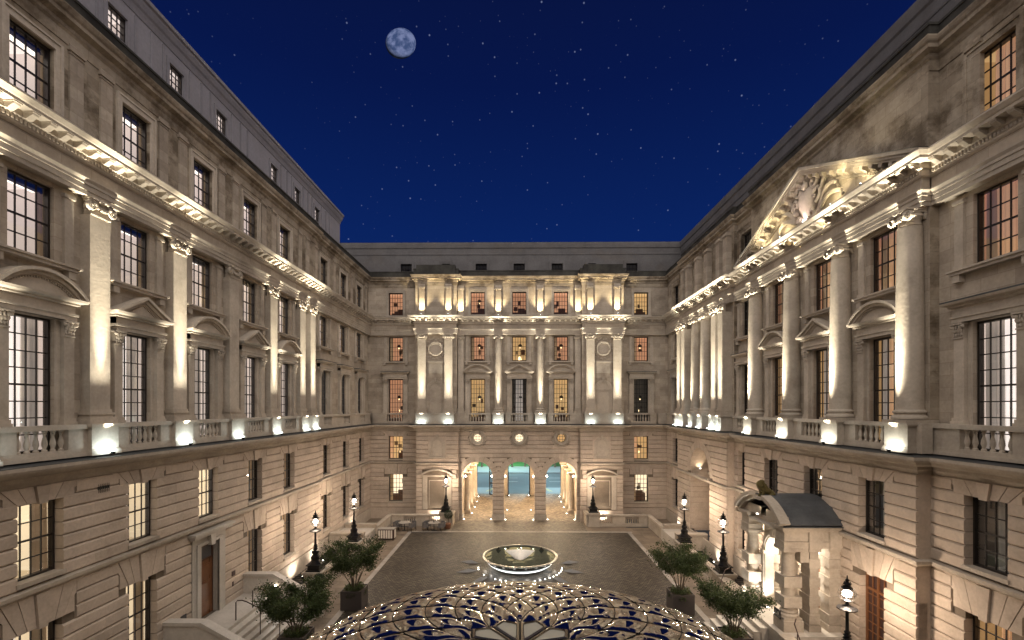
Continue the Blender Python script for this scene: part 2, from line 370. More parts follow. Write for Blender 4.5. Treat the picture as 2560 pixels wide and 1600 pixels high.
    def mesh(s, name, mat, smooth=False):
        me = bpy.data.meshes.new(name); me.from_pydata(s.v, [], s.f); me.validate()
        mats = mat if isinstance(mat, (list, tuple)) else [mat]
        for q in mats: me.materials.append(q)
        if smooth:
            me.polygons.foreach_set('use_smooth', [True] * len(me.polygons))
            try: me.set_sharp_from_angle(angle=radians(42))
            except Exception: pass
        me.update(); return me
    def obj(s, name, mat, parent=None, loc=None, smooth=False, **kw):
        return link(name, s.mesh(name, mat, smooth), parent, loc, **kw)
def link(name, me, parent=None, loc=None, rot=None, scale=None, **props):
    o = bpy.data.objects.new(name, me); COL.objects.link(o)
    if parent is not None: o.parent = parent
    if loc: o.location = loc
    if rot: o.rotation_euler = rot
    if scale: o.scale = scale
    for k, v in props.items(): o[k] = v
    return o
def thing(name, label, cat, loc=(0, 0, 0), rz=0, group=None):
    o = bpy.data.objects.new(name, None); COL.objects.link(o); o.location = loc; o.rotation_euler = (0, 0, rz)
    o.empty_display_size = .2; o['label'] = label; o['category'] = cat
    if group: o['group'] = group
    return o
def tag(o, label, cat, group=None):
    o['label'] = label; o['category'] = cat
    if group: o['group'] = group
    return o
def copy_tree(o, parent=None, loc=None, rz=None, label=None):
    c = o.copy(); COL.objects.link(c); c.parent = parent
    if loc is not None: c.location = loc
    if rz is not None: c.rotation_euler = (0, 0, rz)
    if label: c['label'] = label
    for ch in list(o.children): copy_tree(ch, c)
    return c
CACHE = {}
def cached(key, fn):
    if key not in CACHE: CACHE[key] = fn()
    return CACHE[key]
def point(name, loc, e, color, size=.08, parent=None):
    l = bpy.data.lights.new(name, 'POINT'); l.energy = e; l.color = color; l.shadow_soft_size = size
    o = bpy.data.objects.new(name, l); COL.objects.link(o); o.location = loc
    if parent: o.parent = parent
    return o
def spot(name, loc, target, e, color, ang, blend=.5, size=.03, parent=None):
    l = bpy.data.lights.new(name, 'SPOT'); l.energy = e; l.color = color; l.spot_size = radians(ang); l.spot_blend = blend; l.shadow_soft_size = size
    o = bpy.data.objects.new(name, l); COL.objects.link(o); o.location = loc
    d = Vector(target) - Vector(loc); o.rotation_euler = d.to_track_quat('-Z', 'Y').to_euler()
    if parent:
        o.parent = parent; o.location = Vector(loc) - parent.location
    return o

def area(name, loc, target, e, color, sx, sy, parent=None, spread=180):
    l = bpy.data.lights.new(name, 'AREA'); l.shape = 'RECTANGLE'; l.size = sx; l.size_y = sy; l.energy = e; l.color = color; l.spread = radians(spread)
    o = bpy.data.objects.new(name, l); COL.objects.link(o); d = Vector(target) - Vector(loc); o.location = loc; o.rotation_euler = d.to_track_quat('-Z', 'Y').to_euler()
    if parent: o.parent = parent; o.location = Vector(loc) - parent.location
    return o
# ------------------------------------------------------------------ storey heights
Z_BASE, Z_STR0, Z_STR1, Z_LED0, Z_LED1 = 1.15, 5.74, 6.02, 9.50, 9.98
Z_BAL = 11.10
Z_ARC, Z_FRZ, Z_CORN, Z_C1 = 19.25, 19.85, 20.30, 21.10
Z_U0, Z_U1, Z_PAR = 24.55, 25.35, 26.0
F1 = (10.20, 14.66); F2 = (16.55, 19.10); F4 = (21.40, 23.78); FM = (6.22, 8.66); FG = (1.75, 4.66)
CAMW = Vector((0, 0, CAMZ))

class Wing:
    def __init__(s, label, origin, rotz, mirror):
        s.e = thing('building_wing', label, 'building')
        s.e['group'] = 'stone wings around the courtyard'
        s.e.location = origin; s.e.rotation_euler = (0, 0, rotz); s.e.scale = (1, -1 if mirror else 1, 1)
        s.M = Matrix.Translation(origin) @ Matrix.Rotation(rotz, 4, 'Z') @ Matrix.Diagonal((1, -1 if mirror else 1, 1, 1))
        s.pool = {}; s.npane = 0
    def w(s, p): return s.M @ Vector(p)
    def dist(s, p): return (s.w(p) - CAMW).length
    def part(s, name, me, loc=(0, 0, 0), mat=None):  # pooled repeated part
        s.pool.setdefault(name, []).append((s.dist((loc[0] + 0, loc[1], loc[2])), me, loc))
    def flush(s):
        for name, lst in s.pool.items():
            lst.sort(key=lambda t: t[0])
            for d, me, loc in lst[:298]: link(name, me, s.e, loc)
            rest = lst[298:]
            if rest:
                mb = MB(); mat = rest[0][1].materials[0]
                for d, me, loc in rest:
                    mb.add([(v.co.x + loc[0], v.co.y + loc[1], v.co.z + loc[2]) for v in me.vertices], [tuple(p.vertices) for p in me.polygons])
                mb.obj('far_' + name + '_courses' if name == 'stone' else 'far_' + name + '_rows', mat, s.e, kind='stuff')
        s.pool = {}

# generic pieces in wing space: x=u along the wall, y=v outward, z up
def wallgrid(u0, u1, z0, z1, ops, v=0, reveal=.32):
    mb = MB()
    us = sorted({u0, u1} | {o[0] for o in ops} | {o[1] for o in ops}); zs = sorted({z0, z1} | {o[2] for o in ops} | {o[3] for o in ops})
    us = [u for u in us if u0 <= u <= u1]; zs = [z for z in zs if z0 <= z <= z1]
    for i in range(len(us) - 1):
        for j in range(len(zs) - 1):
            cu, cz = (us[i] + us[i + 1]) / 2, (zs[j] + zs[j + 1]) / 2
            if any(o[0] < cu < o[1] and o[2] < cz < o[3] for o in ops): continue
            mb.quad((us[i], v, zs[j]), (us[i + 1], v, zs[j]), (us[i + 1], v, zs[j + 1]), (us[i], v, zs[j + 1]))
    for a, b, c, d in ops:
        a_, b_, c_, d_ = a, b, max(c, z0), min(d, z1)
        y = v - reveal
        mb.quad((a_, v, c_), (a_, y, c_), (a_, y, d_), (a_, v, d_)); mb.quad((b_, v, c_), (b_, v, d_), (b_, y, d_), (b_, y, c_))
        mb.quad((a_, v, c_), (b_, v, c_), (b_, y, c_), (a_, y, c_)); mb.quad((a_, v, d_), (a_, y, d_), (b_, y, d_), (b_, v, d_))
    return mb

def stone_me(l, h, d=.36, proud=.075, ch=.05):
    l, h = round(l, 2), round(h, 3)
    def mk():
        mb = MB(); mb.prism_yz([(-d, 0), (proud - ch, 0), (proud, ch), (proud, h - ch), (proud - ch, h), (-d, h)], -l / 2, l / 2)
        return mb.mesh('stone', M['rustic'])
    return cached(('st', l, h, d, proud), mk)

def courses(w, u0, u1, z0, z1, n, holes, v, maxl=2.4):
    """holes: list of functions (za,zb)->(a,b) or None giving the span left open at that course"""
    h = (z1 - z0) / n
    for k in range(n):
        za, zb = z0 + k * h, z0 + (k + 1) * h
        cuts = []
        for f in holes:
            r = f(za, zb)
            if r and r[1] > u0 and r[0] < u1: cuts.append((max(r[0], u0), min(r[1], u1)))
        cuts.sort(); segs = []; a = u0
        for c0, c1 in cuts:
            if c0 > a + .05: segs.append((a, min(c0, u1)))
            a = max(a, c1)
        if a < u1 - .05: segs.append((a, u1))
        for a, b in segs:
            L_ = b - a; m = max(1, int(math.ceil(L_ / maxl)))
            off = 0.5 if (k % 2 and m > 1) else 0
            edges = [a] + [a + L_ * (i + (.22 if k % 2 else -.12)) / m for i in range(1, m)] + [b]
            for i in range(len(edges) - 1):
                l = edges[i + 1] - edges[i] - .004
                w.part('stone', stone_me(l, h - .026), ((edges[i] + edges[i + 1]) / 2, v, za + .013))

def rect_hole(a, b, c, d):
    return lambda za, zb: (a, b) if min(zb, d) - max(za, c) > .12 else None
def lintel_hole(uc, hw, z, zt):
    return lambda za, zb: (uc - hw, uc + hw) if min(zb, zt) - max(za, z) > .12 else None

def flat_arch(w, uc, wd, z0, z1, v, n=5, name='voussoir'):
    bw = wd / 2; tw = wd / 2 + .50
    for i in range(n):
        a0, a1 = -bw + 2 * bw * i / n, -bw + 2 * bw * (i + 1) / n
        b0, b1 = -tw + 2 * tw * i / n, -tw + 2 * tw * (i + 1) / n
        g = .012; key = i == n // 2
        zz0 = z0 - (.05 if key else 0)
        def mk():
            mb = MB(); mb.prism_xz([(a0 + g, zz0 - z0), (a1 - g, zz0 - z0), (b1 - g, z1 - z0), (b0 + g, z1 - z0)], -.34, .15 if key else .075)
            return mb.mesh('voussoir', M['rustic'])
        w.part(name, cached(('vs', round(wd, 2), round(z1 - z0, 3), i), mk), (uc, v, z0))
    # shoulder stones
    for sgn in (-1, 1):
        def mk2():
            mb = MB(); p = [(bw + g, 0), (bw + .42, 0), (bw + .42, (z1 - z0) * .5), (tw + .30, z1 - z0), (tw + g, z1 - z0)]
            p = [(sgn * x, z) for x, z in p]; mb.prism_xz(p, -.34, .06); return mb.mesh('voussoir', M['rustic'])
        w.part(name, cached(('vsh', round(wd, 2), round(z1 - z0, 3), sgn), mk2), (uc, v, z0))

# ------------------------------------------------------------------ windows
def frame_me(wd, h, cols, rows, split=True):
    def mk():
        mb = MB(); f = .075
        for a, b, c, d in ((0, f, 0, h), (wd - f, wd, 0, h), (f, wd - f, 0, f * 1.2), (f, wd - f, h - f, h)): mb.box(a - wd / 2, b - wd / 2, -.14, .03, c, d)
        t = .019
        for i in range(1, cols):
            x = -wd / 2 + f + (wd - 2 * f) * i / cols; mb.box(x - t, x + t, -.05, -.012, f, h - f)
        for j in range(1, rows):
            z = f + (h - 2 * f) * j / rows; tt = .032 if (split and j == rows // 2) else t
            mb.box(-wd / 2 + f, wd / 2 - f, -.055 if tt > .02 else -.048, -.008 if tt > .02 else -.014, z - tt, z + tt)
        return mb.mesh('window', M['sash'])
    return cached(('fr', wd, round(h, 3), cols, rows, split), mk)

def wavy(u0, u1, z0, z1, y, amp=.04, n=None):
    mb = MB(); n = n or max(6, int((u1 - u0) / .045)); vs = []; fs = []
    for i in range(n + 1):
        x = u0 + (u1 - u0) * i / n; yy = y + amp * sin(i * 1.3) + amp * .4 * sin(i * 2.9 + 1)
        vs += [(x, yy, z0), (x + .02 * sin(i), yy, z1)]
    for i in range(n): fs.append((2 * i, 2 * i + 2, 2 * i + 3, 2 * i + 1))
    mb.add(vs, fs); return mb

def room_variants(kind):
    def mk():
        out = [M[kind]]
        for nm, k in (('ceiling', 1.35), ('side', .62), ('floor', .18)):  # room light put into the surfaces: ceiling glows most, floor least
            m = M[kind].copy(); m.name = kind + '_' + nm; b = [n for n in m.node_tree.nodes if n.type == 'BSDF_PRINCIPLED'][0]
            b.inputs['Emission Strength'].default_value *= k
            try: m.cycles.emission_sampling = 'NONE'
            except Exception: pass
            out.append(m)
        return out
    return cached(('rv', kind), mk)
def room_me(wd, h, kind, depth=1.9):
    def mk():
        mb = MB(); a, b = -wd / 2 - .35, wd / 2 + .35; y0, y1 = -.12, -depth; z0, z1 = -.15, h + .12
        mb.quad((a, y1, z0), (b, y1, z0), (b, y1, z1), (a, y1, z1)); mb.quad((a, y0, z0), (a, y1, z0), (a, y1, z1), (a, y0, z1))
        mb.quad((b, y0, z0), (b, y0, z1), (b, y1, z1), (b, y1, z0)); mb.quad((a, y0, z1), (a, y1, z1), (b, y1, z1), (b, y0, z1))
        mb.quad((a, y0, z0), (b, y0, z0), (b, y1, z0), (a, y1, z0))
        me = mb.mesh('room', room_variants(kind)); 
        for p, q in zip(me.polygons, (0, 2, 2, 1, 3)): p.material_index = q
        return me
    return cached(('rm', wd, round(h, 2), kind, depth), mk)

def window(w, u, z0, z1, wd=1.45, cols=4, rows=4, v=-.2, room='room_white', cove=False, curtain=None, lamp=None, panes=False, split=True, furn=None):
    h = z1 - z0
    o = link('window', frame_me(wd, h, cols, rows, split), w.e, (u, v, z0))
    f = .075
    if panes and w.npane + cols * rows <= 296:
        pw_, ph_ = (wd - 2 * f) / cols, (h - 2 * f) / rows
        me = cached(('pane', round(pw_, 3), round(ph_, 3)), lambda: MB().quad((0, 0, 0), (pw_, 0, 0), (pw_, 0, ph_), (0, 0, ph_)).mesh('pane', M['glass']))
        for i in range(cols):
            for j in range(rows):
                tilt = random.uniform(-.004, .004)
                link('pane', me, o, (-wd / 2 + f + pw_ * i, -.03, f + ph_ * j), rot=(tilt, 0, tilt)); w.npane += 1
    else:
        me = cached(('gl', wd, round(h, 3)), lambda: MB().quad((-wd / 2 + f, -.03, f), (wd / 2 - f, -.03, f), (wd / 2 - f, -.03, h - f), (-wd / 2 + f, -.03, h - f)).mesh('pane', M['glass']))
        link('pane', me, o)
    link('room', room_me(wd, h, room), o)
    rsx = random.getstate(); random.seed(int(u * 37 + z0 * 11 + w.M[0][3] * 3))
    if wd > 1.2:  # things on the far wall of the room: pictures, a door, a headboard
        for _ in range(2):
            pw2 = random.uniform(.2, .5); px = random.uniform(-.6, .6); pz = h * random.uniform(.25, .6); ph = random.uniform(.25, .6)
            link('picture', MB().box(px - pw2 / 2, px + pw2 / 2, -1.88, -1.85, pz, pz + ph).mesh('picture', M[random.choice(('furn', 'picture_a', 'picture_b'))]), o)
        if random.random() < .7:
            fw = random.uniform(.5, 1.1); fx = random.uniform(-.5, .5); link('furniture', MB().box(fx - fw / 2, fx + fw / 2, -1.7, -1.2, -.1, random.uniform(.3, .8)).mesh('furniture', M['furn']), o)
    random.setstate(rsx)
    if cove:
        link('pelmet', cached(('pm', wd), lambda: MB().box(-wd / 2 - .2, wd / 2 + .2, -.34, -.14, -.20, .1).mesh('pelmet', M['pelmet'])), o, (0, 0, h))
        link('cove_light', cached(('cv', wd), lambda: MB().box(-wd / 2 - .2, wd / 2 + .2, -.80, -.50, -.05, .08).mesh('cove_light', M['cove'])), o, (0, 0, h))
    if curtain:
        for (a, b, y, kind) in curtain:
            me = cached(('cu', wd, round(h, 2), a, b, y, kind), lambda: wavy(a * wd / 2, b * wd / 2, -.05, h + .05, y).mesh('curtain', M[kind], True))
            link('curtain', me, o)
    if lamp:
        lz, lx = lamp
        def mkl():
            mb = MB(); mb.tube([(0, 0, .2), (0, 0, 1.2)], .012, 4); mb.lathe([(.02, .32), (.14, .26), (.23, .12), (.19, .05), (.07, 0)], 8); return mb.mesh('pendant_lantern', M['iron'], True)
        pl = link('pendant_lantern', cached(('pl',), mkl), o, (lx, -.75, lz * h))
        link('pendant_bulb', cached(('pb',), lambda: MB().blob((0, 0, -.10), .055, (1, 1, 1.4)).mesh('pendant_bulb', M['shade'], True)), o, (lx, -.75, lz * h))
    if furn == 'lampshade':
        link('table_lamp', cached(('tl',), lambda: MB().lathe([(.19, 0), (.12, .34)], 10).mesh('table_lamp', M['shade'])), o, (.05, -.7, .18))
    if furn == 'sconce':
        link('wall_light', cached(('sc',), lambda: MB().lathe([(.05, 0), (.05, .25)], 8).mesh('wall_light', M['shade'])), o, (.1, -1.1, h * .22))
    if furn == 'desk':
        link('furniture', cached(('dk', wd), lambda: MB().box(-wd / 2, wd / 2, -1.5, -1.0, -.1, .45).box(-wd * .1, wd * .4, -1.55, -1.4, .45, .95).mesh('furniture', M['furn'])), o)
    return o

# ------------------------------------------------------------------ classical ornament
def volute(mb, c, r, thick=.10, n=14):
    """spiral scroll disc facing +y"""
    mb.lathe_y([(r, -thick), (r, 0), (r * .82, .012), (r * .80, -.02), (r * .62, -.02), (r * .60, .018), (r * .44, .018), (r * .42, -.012), (r * .24, -.012), (r * .22, .035), (r * .05, .045)], n, c)
def ionic_me(wd, rnd):
    def mk():
        mb = MB(); hw = wd / 2
        d = wd if rnd else .34
        y0 = -.25 if not rnd else -hw
        # echinus, neck, abacus
        mb.box(-hw * 1.14, hw * 1.14, y0, .13 if not rnd else hw * 1.2, .56, .64)
        mb.box(-hw * 1.05, hw * 1.05, y0, .08 if not rnd else hw * 1.1, .47, .56)
        if rnd:
            mb.lathe([(hw * .90, 0), (hw * .98, .03), (hw * .90, .08), (hw * .90, .2), (hw * 1.12, .34), (hw * 1.0, .48)], 20)
            fy = hw * 1.05
        else:
            mb.box(-hw * .94, hw * .94, y0, .02, .0, .47); mb.box(-hw, hw, y0, .05, .02, .07); mb.box(-hw, hw, y0, .09, .26, .36)
            fy = .10
        r = .19 * (wd / .85)
        for sx in (-1, 1):
            volute(mb, (sx * hw * 1.02, fy, .34), r)
            if rnd:  # angle volutes seen from the side as well
                mb2 = MB(); volute(mb2, (0, 0, 0), r)
                for (X, Y) in ((sx * hw * 1.08, 0),):
                    mb.add([(X + sx * y, x * 1.0 + Y + (-hw * .95), z + .34) for x, y, z in mb2.v], mb2.f)
                    mb.add([(X + sx * y, x * 1.0 + Y + (hw * .95), z + .34) for x, y, z in mb2.v], mb2.f)
        rs = random.getstate(); random.seed(3)
        for i in range(7):  # carved garland between the scrolls
            t = (i - 3) / 3; mb.blob((t * hw * .72, fy + .02, .22 + .14 * t * t + .02), .055, (1, .9, 1), 6, 4, .25)
        for i in range(5): mb.blob(((i - 2) * .1 * wd, fy + .03, .56), .05, (1, .8, 1), 6, 4, .3)
        random.setstate(rs)
        return mb.mesh('capital', M['stone'], True)
    return cached(('ion', wd, rnd), mk)
def corinthian_me(wd):
    def mk():
        mb = MB(); hw = wd / 2; rs = random.getstate(); random.seed(5)
        mb.box(-hw * .95, hw * .95, -.2, .0, 0, .5); mb.box(-hw * 1.3, hw * 1.3, -.2, .13, .44, .50); mb.box(-hw * 1.05, hw * 1.05, -.2, .04, -.04, 0)
        for row, (z, n, r) in enumerate(((.06, 4, .055), (.19, 4, .06), (.31, 3, .06))):
            for i in range(n):
                x = -hw + 2 * hw * (i + .5) / n; mb.blob((x, .02 + .03 * row, z + .05), r, (.8, .7, 1.35), 6, 4, .25)
        for sx in (-1, 1): mb.blob((sx * hw * 1.12, .07, .38), .07, (1, .8, 1), 6, 4, .15)
        random.setstate(rs); return mb.mesh('capital', M['stone'], True)
    return cached(('cor', wd), mk)
def attic_base_prof(r): return [(r * 1.34, 0), (r * 1.34, .13), (r * 1.30, .14), (r * 1.32, .20), (r * 1.24, .27), (r * 1.10, .30), (r * 1.10, .36), (r * 1.20, .39), (r * 1.20, .44), (r * 1.06, .48), (r, .52)]

def pilaster(w, u, v0, wd=.86, proj=.36, z0=Z_BAL, z1=Z_ARC, top=True):
    """flat giant-order pilaster, shaft > base, capital"""
    vf = v0 + proj; zc = z1 - .64
    sh = cached(('psh', wd, proj, round(zc - z0, 3)), lambda: MB().prism_xy([(-wd / 2, -proj - .02), (wd / 2, -proj - .02), (wd / 2, 0), (-wd / 2, 0)], .52, zc - z0).mesh('pilaster', M['stone']))
    o = link('pilaster', sh, w.e, (u, vf, z0))
    def mkb():
        mb = MB()
        for a, b, c in ((.155, 0, .15), (.13, .15, .24), (.06, .24, .33), (.10, .33, .42), (.04, .42, .52)):
            mb.box(-wd / 2 - a, wd / 2 + a, -proj - .02, a, b, c)
        return mb.mesh('base', M['stone'])
    link('base', cached(('pb', wd, proj), mkb), o)
    link('capital', ionic_me(wd, False), o, (0, 0, zc - z0))
    return o
def column(w, u, v, r=.45, z0=Z_BAL, z1=Z_ARC):
    zc = z1 - .64; H = zc - z0
    def mk():
        prof = [(r, .52)] + [(r * (1 - .14 * max(0, (t - .3) / .7) ** 1.6), .52 + (H - .52) * t) for t in [i / 8 for i in range(1, 9)]]
        return MB().lathe(prof, 28).mesh('column', M['stone'], True)
    o = link('column', cached(('col', r, round(H, 2)), mk), w.e, (u, v, z0))
    link('base', cached(('cb', r), lambda: MB().box(-r * 1.36, r * 1.36, -r * 1.36, r * 1.36, 0, .12).lathe(attic_base_prof(r)[2:], 24).mesh('base', M['stone'], True)), o)
    link('capital', ionic_me(round(r * 1.76, 3), True), o, (0, 0, zc - z0))
    return o
def pedestal(w, u, v0, vf, wd=1.1, z0=Z_LED1, z1=Z_BAL):
    """die with moulded foot and cap; front face at vf"""
    def mk():
        mb = MB(); h = z1 - z0; d = vf - v0; hw = wd / 2
        mb.box(-hw, hw, -d, 0, .2, h - .14); mb.box(-hw - .07, hw + .07, -d, .07, 0, .14); mb.box(-hw - .035, hw + .035, -d, .035, .14, .2)
        mb.box(-hw - .05, hw + .05, -d, .05, h - .14, h - .08); mb.box(-hw - .10, hw + .10, -d, .10, h - .08, h)
        return mb.mesh('pedestal', M['stone'])
    return link('pedestal', cached(('ped', wd, round(vf - v0, 3)), mk), w.e, (u, vf, z0))
def baluster_me(h=.62, r=.085):
    return cached(('bal', h, r), lambda: MB().lathe([(r * .9, 0), (r * .9, h * .08), (r * .55, h * .12), (r * .6, h * .18), (r * 1.0, h * .34), (r * .85, h * .50), (r * .42, h * .72), (r * .5, h * .8), (r * .75, h * .84), (r * .5, h * .88), (r * .9, h * .92), (r * .9, h)], 10).mesh('baluster', M['stone'], True))
def balustrade(w, u0, u1, v, z0=Z_LED1, z1=Z_BAL, open_=None, nb=6):
    mb = MB(); h = z1 - z0
    a, b = open_ if open_ else ((u0 + u1) / 2 - .95, (u0 + u1) / 2 + .95)
    mb.box(u0, u1, v - .30, v, 0, .26); mb.box(u0, u1, v - .32, v + .05, 0, .12); mb.box(u0, u1, v - .32, v + .06, h - .16, h)
    mb.box(u0, a, v - .28, v - .02, .26, h - .16); mb.box(b, u1, v - .28, v - .02, .26, h - .16)
    mb.obj('balustrade_rail', M['stone'], w.e, (0, 0, z0))
    me = baluster_me(round(h - .42, 3))
    for i in range(nb): w.part('baluster', me, (a + (b - a) * (i + .5) / nb, v - .15, z0 + .26))

def pediment(w, u, v, z, wd, kind):
    """hood over a first-floor window: entablature + pediment; u centre, z top of window"""
    hw = wd / 2; mb = MB()
    # architrave / frieze
    path = [(u - hw, v), (u - hw, v + .26), (u + hw, v + .26), (u + hw, v)]
    path = [(p[0], p[1]) for p in path]
    mb.sweep([(-.15, 0), (.03, 0), (.03, .14), (.07, .16), (.07, .238), (-.15, .238)], path)
    mb.sweep([(-.15, .24), (.0, .24), (.0, .50), (.10, .54), (.10, .60), (.24, .64), (.28, .72), (-.15, .72)], path)
    mb.box(u - hw, u + hw, v, v + .25, .0, .72)
    mb.obj('window_entablature', M['stone'], w.e, (0, 0, z + .02))
    zb = z + .74; ow = hw + .28; oy = v + .54
    if kind == 'hood':
        MB().box(u - ow + .03, u + ow - .03, v, oy - .03, 0, .06).obj('window_hood', M['lead'], w.e, (0, 0, zb)); return
    mb = MB(); rise = .80 if kind == 'tri' else .78; t = .22
    def ring(ofs):
        if kind == 'tri': return [(-ow + ofs * 2.3, 0), (0, rise - ofs * 1.08), (ow - ofs * 2.3, 0)]
        R = (ow * ow + rise * rise) / (2 * rise); cz = rise - R; Ri = R - ofs; a1 = math.acos(min(1, max(-1, (-cz) / Ri))) if -cz < Ri else 0
        return [(Ri * sin(-a1 + 2 * a1 * i / 14), cz + Ri * cos(-a1 + 2 * a1 * i / 14)) for i in range(15)]
    for (o0, o1, y1) in ((0, .10, oy + .0), (.10, .22, oy - .12), (.22, .27, oy - .2)):
        A, B = ring(o0), ring(o1); n = len(A)
        vs = [(u + x, y1, zz) for x, zz in A] + [(u + x, y1, zz) for x, zz in B] + [(u + x, v, zz) for x, zz in A] + [(u + x, v, zz) for x, zz in B]
        fs = []
        for i in range(n - 1):
            fs += [(i, i + 1, n + i + 1, n + i), (i, 2 * n + i, 2 * n + i + 1, i + 1), (n + i, n + i + 1, 3 * n + i + 1, 3 * n + i)]
        mb.add(vs, fs)
    C = ring(.2); mb.add([(u + x, v + .27, zz) for x, zz in C], [tuple(range(len(C)))])
    mb.obj('window_pediment', M['stone'], w.e, (0, 0, zb))
    # small dentils along the raking edge
    D = ring(.30); db = MB()
    for i in range(len(D) - 1):
        (x0, a0), (x1, a1) = D[i], D[i + 1]; ln = sqrt((x1 - x0) ** 2 + (a1 - a0) ** 2); n = max(1, int(ln / .075))
        for j in range(n):
            t_ = (j + .5) / n; X = x0 + (x1 - x0) * t_; Zz = a0 + (a1 - a0) * t_; db.box(u + X - .02, u + X + .02, v + .2, v + .32, Zz - .03, Zz + .03)
    if w.dist((u, v, z)) < 36: db.obj('dentil_row', M['stone'], w.e, (0, 0, zb), kind='stuff')

def aedicule(w, u, v, kind, near=True, wd=1.45, capm=True):
    """first floor window dressing: reveals, side pilasters, entablature and pediment"""
    z0, z1 = Z_BAL, F1[1]; hw = wd / 2
    for s in (-1, 1):
        x = u + s * (hw + .34)
        def mk():
            mb = MB(); H = z1 - z0 - .5
            mb.box(-.19, .19, -.2, .12, .22, H); mb.box(-.26, .26, -.2, .19, 0, .10); mb.box(-.23, .23, -.2, .16, .10, .22)
            return mb.mesh('window_pilaster', M['stone'])
        o = link('window_pilaster', cached(('wp',), mk), w.e, (x, v + .08, z0))
        link('capital', corinthian_me(.38), o, (0, .12, z1 - z0 - .5))
    mb = MB()
    for s in (-1, 1): mb.box(*sorted((u + s * (hw + .005), u + s * (hw + .15))), v, v + .06, Z_BAL, z1 + .0)
    mb.box(u - hw - .15, u + hw + .15, v, v + .06, z1, z1 + .02)
    mb.obj('window_surround', M['stone'], w.e)
    pediment(w, u, v + .0, z1, 2 * hw + 1.02, kind)

def surround(w, u, v, z0, z1, wd, sill=True, ear=False, mat='stone'):
    hw = wd / 2; mb = MB(); t = .20
    mb.box(u - hw - t, u - hw + .0, v, v + .07, z0, z1); mb.box(u + hw, u + hw + t, v, v + .07, z0, z1); mb.box(u - hw - t, u + hw + t, v, v + .072, z1, z1 + t)
    mb.box(u - hw - t - .05, u - hw - t + .05, v, v + .11, z0, z1 + t); mb.box(u + hw + t - .05, u + hw + t + .05, v, v + .11, z0, z1 + t); mb.box(u - hw - t - .05, u + hw + t + .05, v, v + .112, z1 + t, z1 + t + .07)
    if ear: mb.box(u - hw - t - .16, u + hw + t + .16, v, v + .13, z1 + t + .07, z1 + t + .16)
    if sill: mb.box(u - hw - t - .12, u + hw + t + .12, v, v + .16, z0 - .13, z0 - .01)
    mb.obj('window_surround', M[mat], w.e)

# entablature profiles (outward offset from frieze plane, z)
P_ARC = [(-.3, Z_ARC), (.02, Z_ARC), (.02, 19.41), (.055, 19.415), (.055, 19.60), (.09, 19.605), (.09, 19.70), (.15, 19.80), (.15, Z_FRZ), (-.3, Z_FRZ)]
P_CRN = [(-.3, Z_CORN), (.03, Z_CORN), (.09, 20.36), (.09, 20.42), (.10, 20.56), (.16, 20.60), (.16, 20.80), (.52, 20.805), (.52, 20.90), (.56, 20.92), (.60, 20.97), (.66, 21.04), (.66, Z_C1), (-.3, Z_C1 + .04)]
P_UP = [(-.3, Z_U0 - .25), (.03, Z_U0 - .25), (.05, Z_U0 - .1), (.05, Z_U0 + .12), (.12, Z_U0 + .2), (.14, Z_U0 + .32), (.34, Z_U0 + .42), (.34, Z_U0 + .56), (.40, Z_U0 + .62), (.46, Z_U0 + .76), (.46, Z_U1), (-.3, Z_U1 + .03)]
P_LED = [(-.3, 9.18), (.0, 9.18), (.05, 9.28), (.10, 9.36), (.10, 9.48), (.30, 9.56), (.36, 9.66), (.68, 9.70), (.72, 9.78), (.72, 9.88), (-.3, 9.93)]
P_STR = [(-.2, Z_STR0), (.06, Z_STR0), (.10, 5.80), (.22, 5.86), (.24, 5.98), (-.2, Z_STR1)]

def secpath(secs):
    p = []
    for a, b, v in secs:
        p += [(a, v), (b, v)]
    q = [p[0]]
    for t in p[1:]:
        if abs(t[0] - q[-1][0]) > 1e-6 or abs(t[1] - q[-1][1]) > 1e-6: q.append(t)
    return q
def modillion_me():
    def mk():
        mb = MB(); mb.prism_yz([(0, .0), (.10, -.02), (.20, .05), (.30, .10), (.34, .20), (0, .20)], -.10, .10); mb.box(-.12, .12, 0, .35, .16, .205)
        return mb.mesh('modillion', M['stone'])
    return cached(('mod',), mk)
def cornice_set(w, secs, frz=.30, skip=None):
    path = secpath([(a, b, v + frz) for a, b, v in secs])
    MB().sweep(P_ARC, path).obj('architrave', M['stone'], w.e)
    MB().sweep([(-.3, Z_FRZ), (0, Z_FRZ), (0, Z_CORN), (-.3, Z_CORN)], path).obj('frieze', M['ashlar'], w.e)
    MB().sweep(P_CRN, path).obj('cornice', M['stone'], w.e)
    MB().sweep([(-.3, Z_C1 + .035), (.64, Z_C1 + .003), (.64, Z_C1 + .02), (-.3, Z_C1 + .06)], path).obj('cornice_flashing', M['lead'], w.e)
    db = MB()
    for a, b, v in secs:
        n = max(1, int((b - a) / .56)); me = modillion_me()
        for i in range(n + 1): w.part('modillion', me, (a + (b - a) * i / n, v + frz + .155, 20.60))
        m = int((b - a) / .13)
        for i in range(m):
            x = a + (b - a) * (i + .5) / m
            db.box(x - .035, x + .035, v + frz + .05, v + frz + .145, 20.43, 20.545)
    db.obj('dentil_band', M['stone'], w.e, kind='stuff')

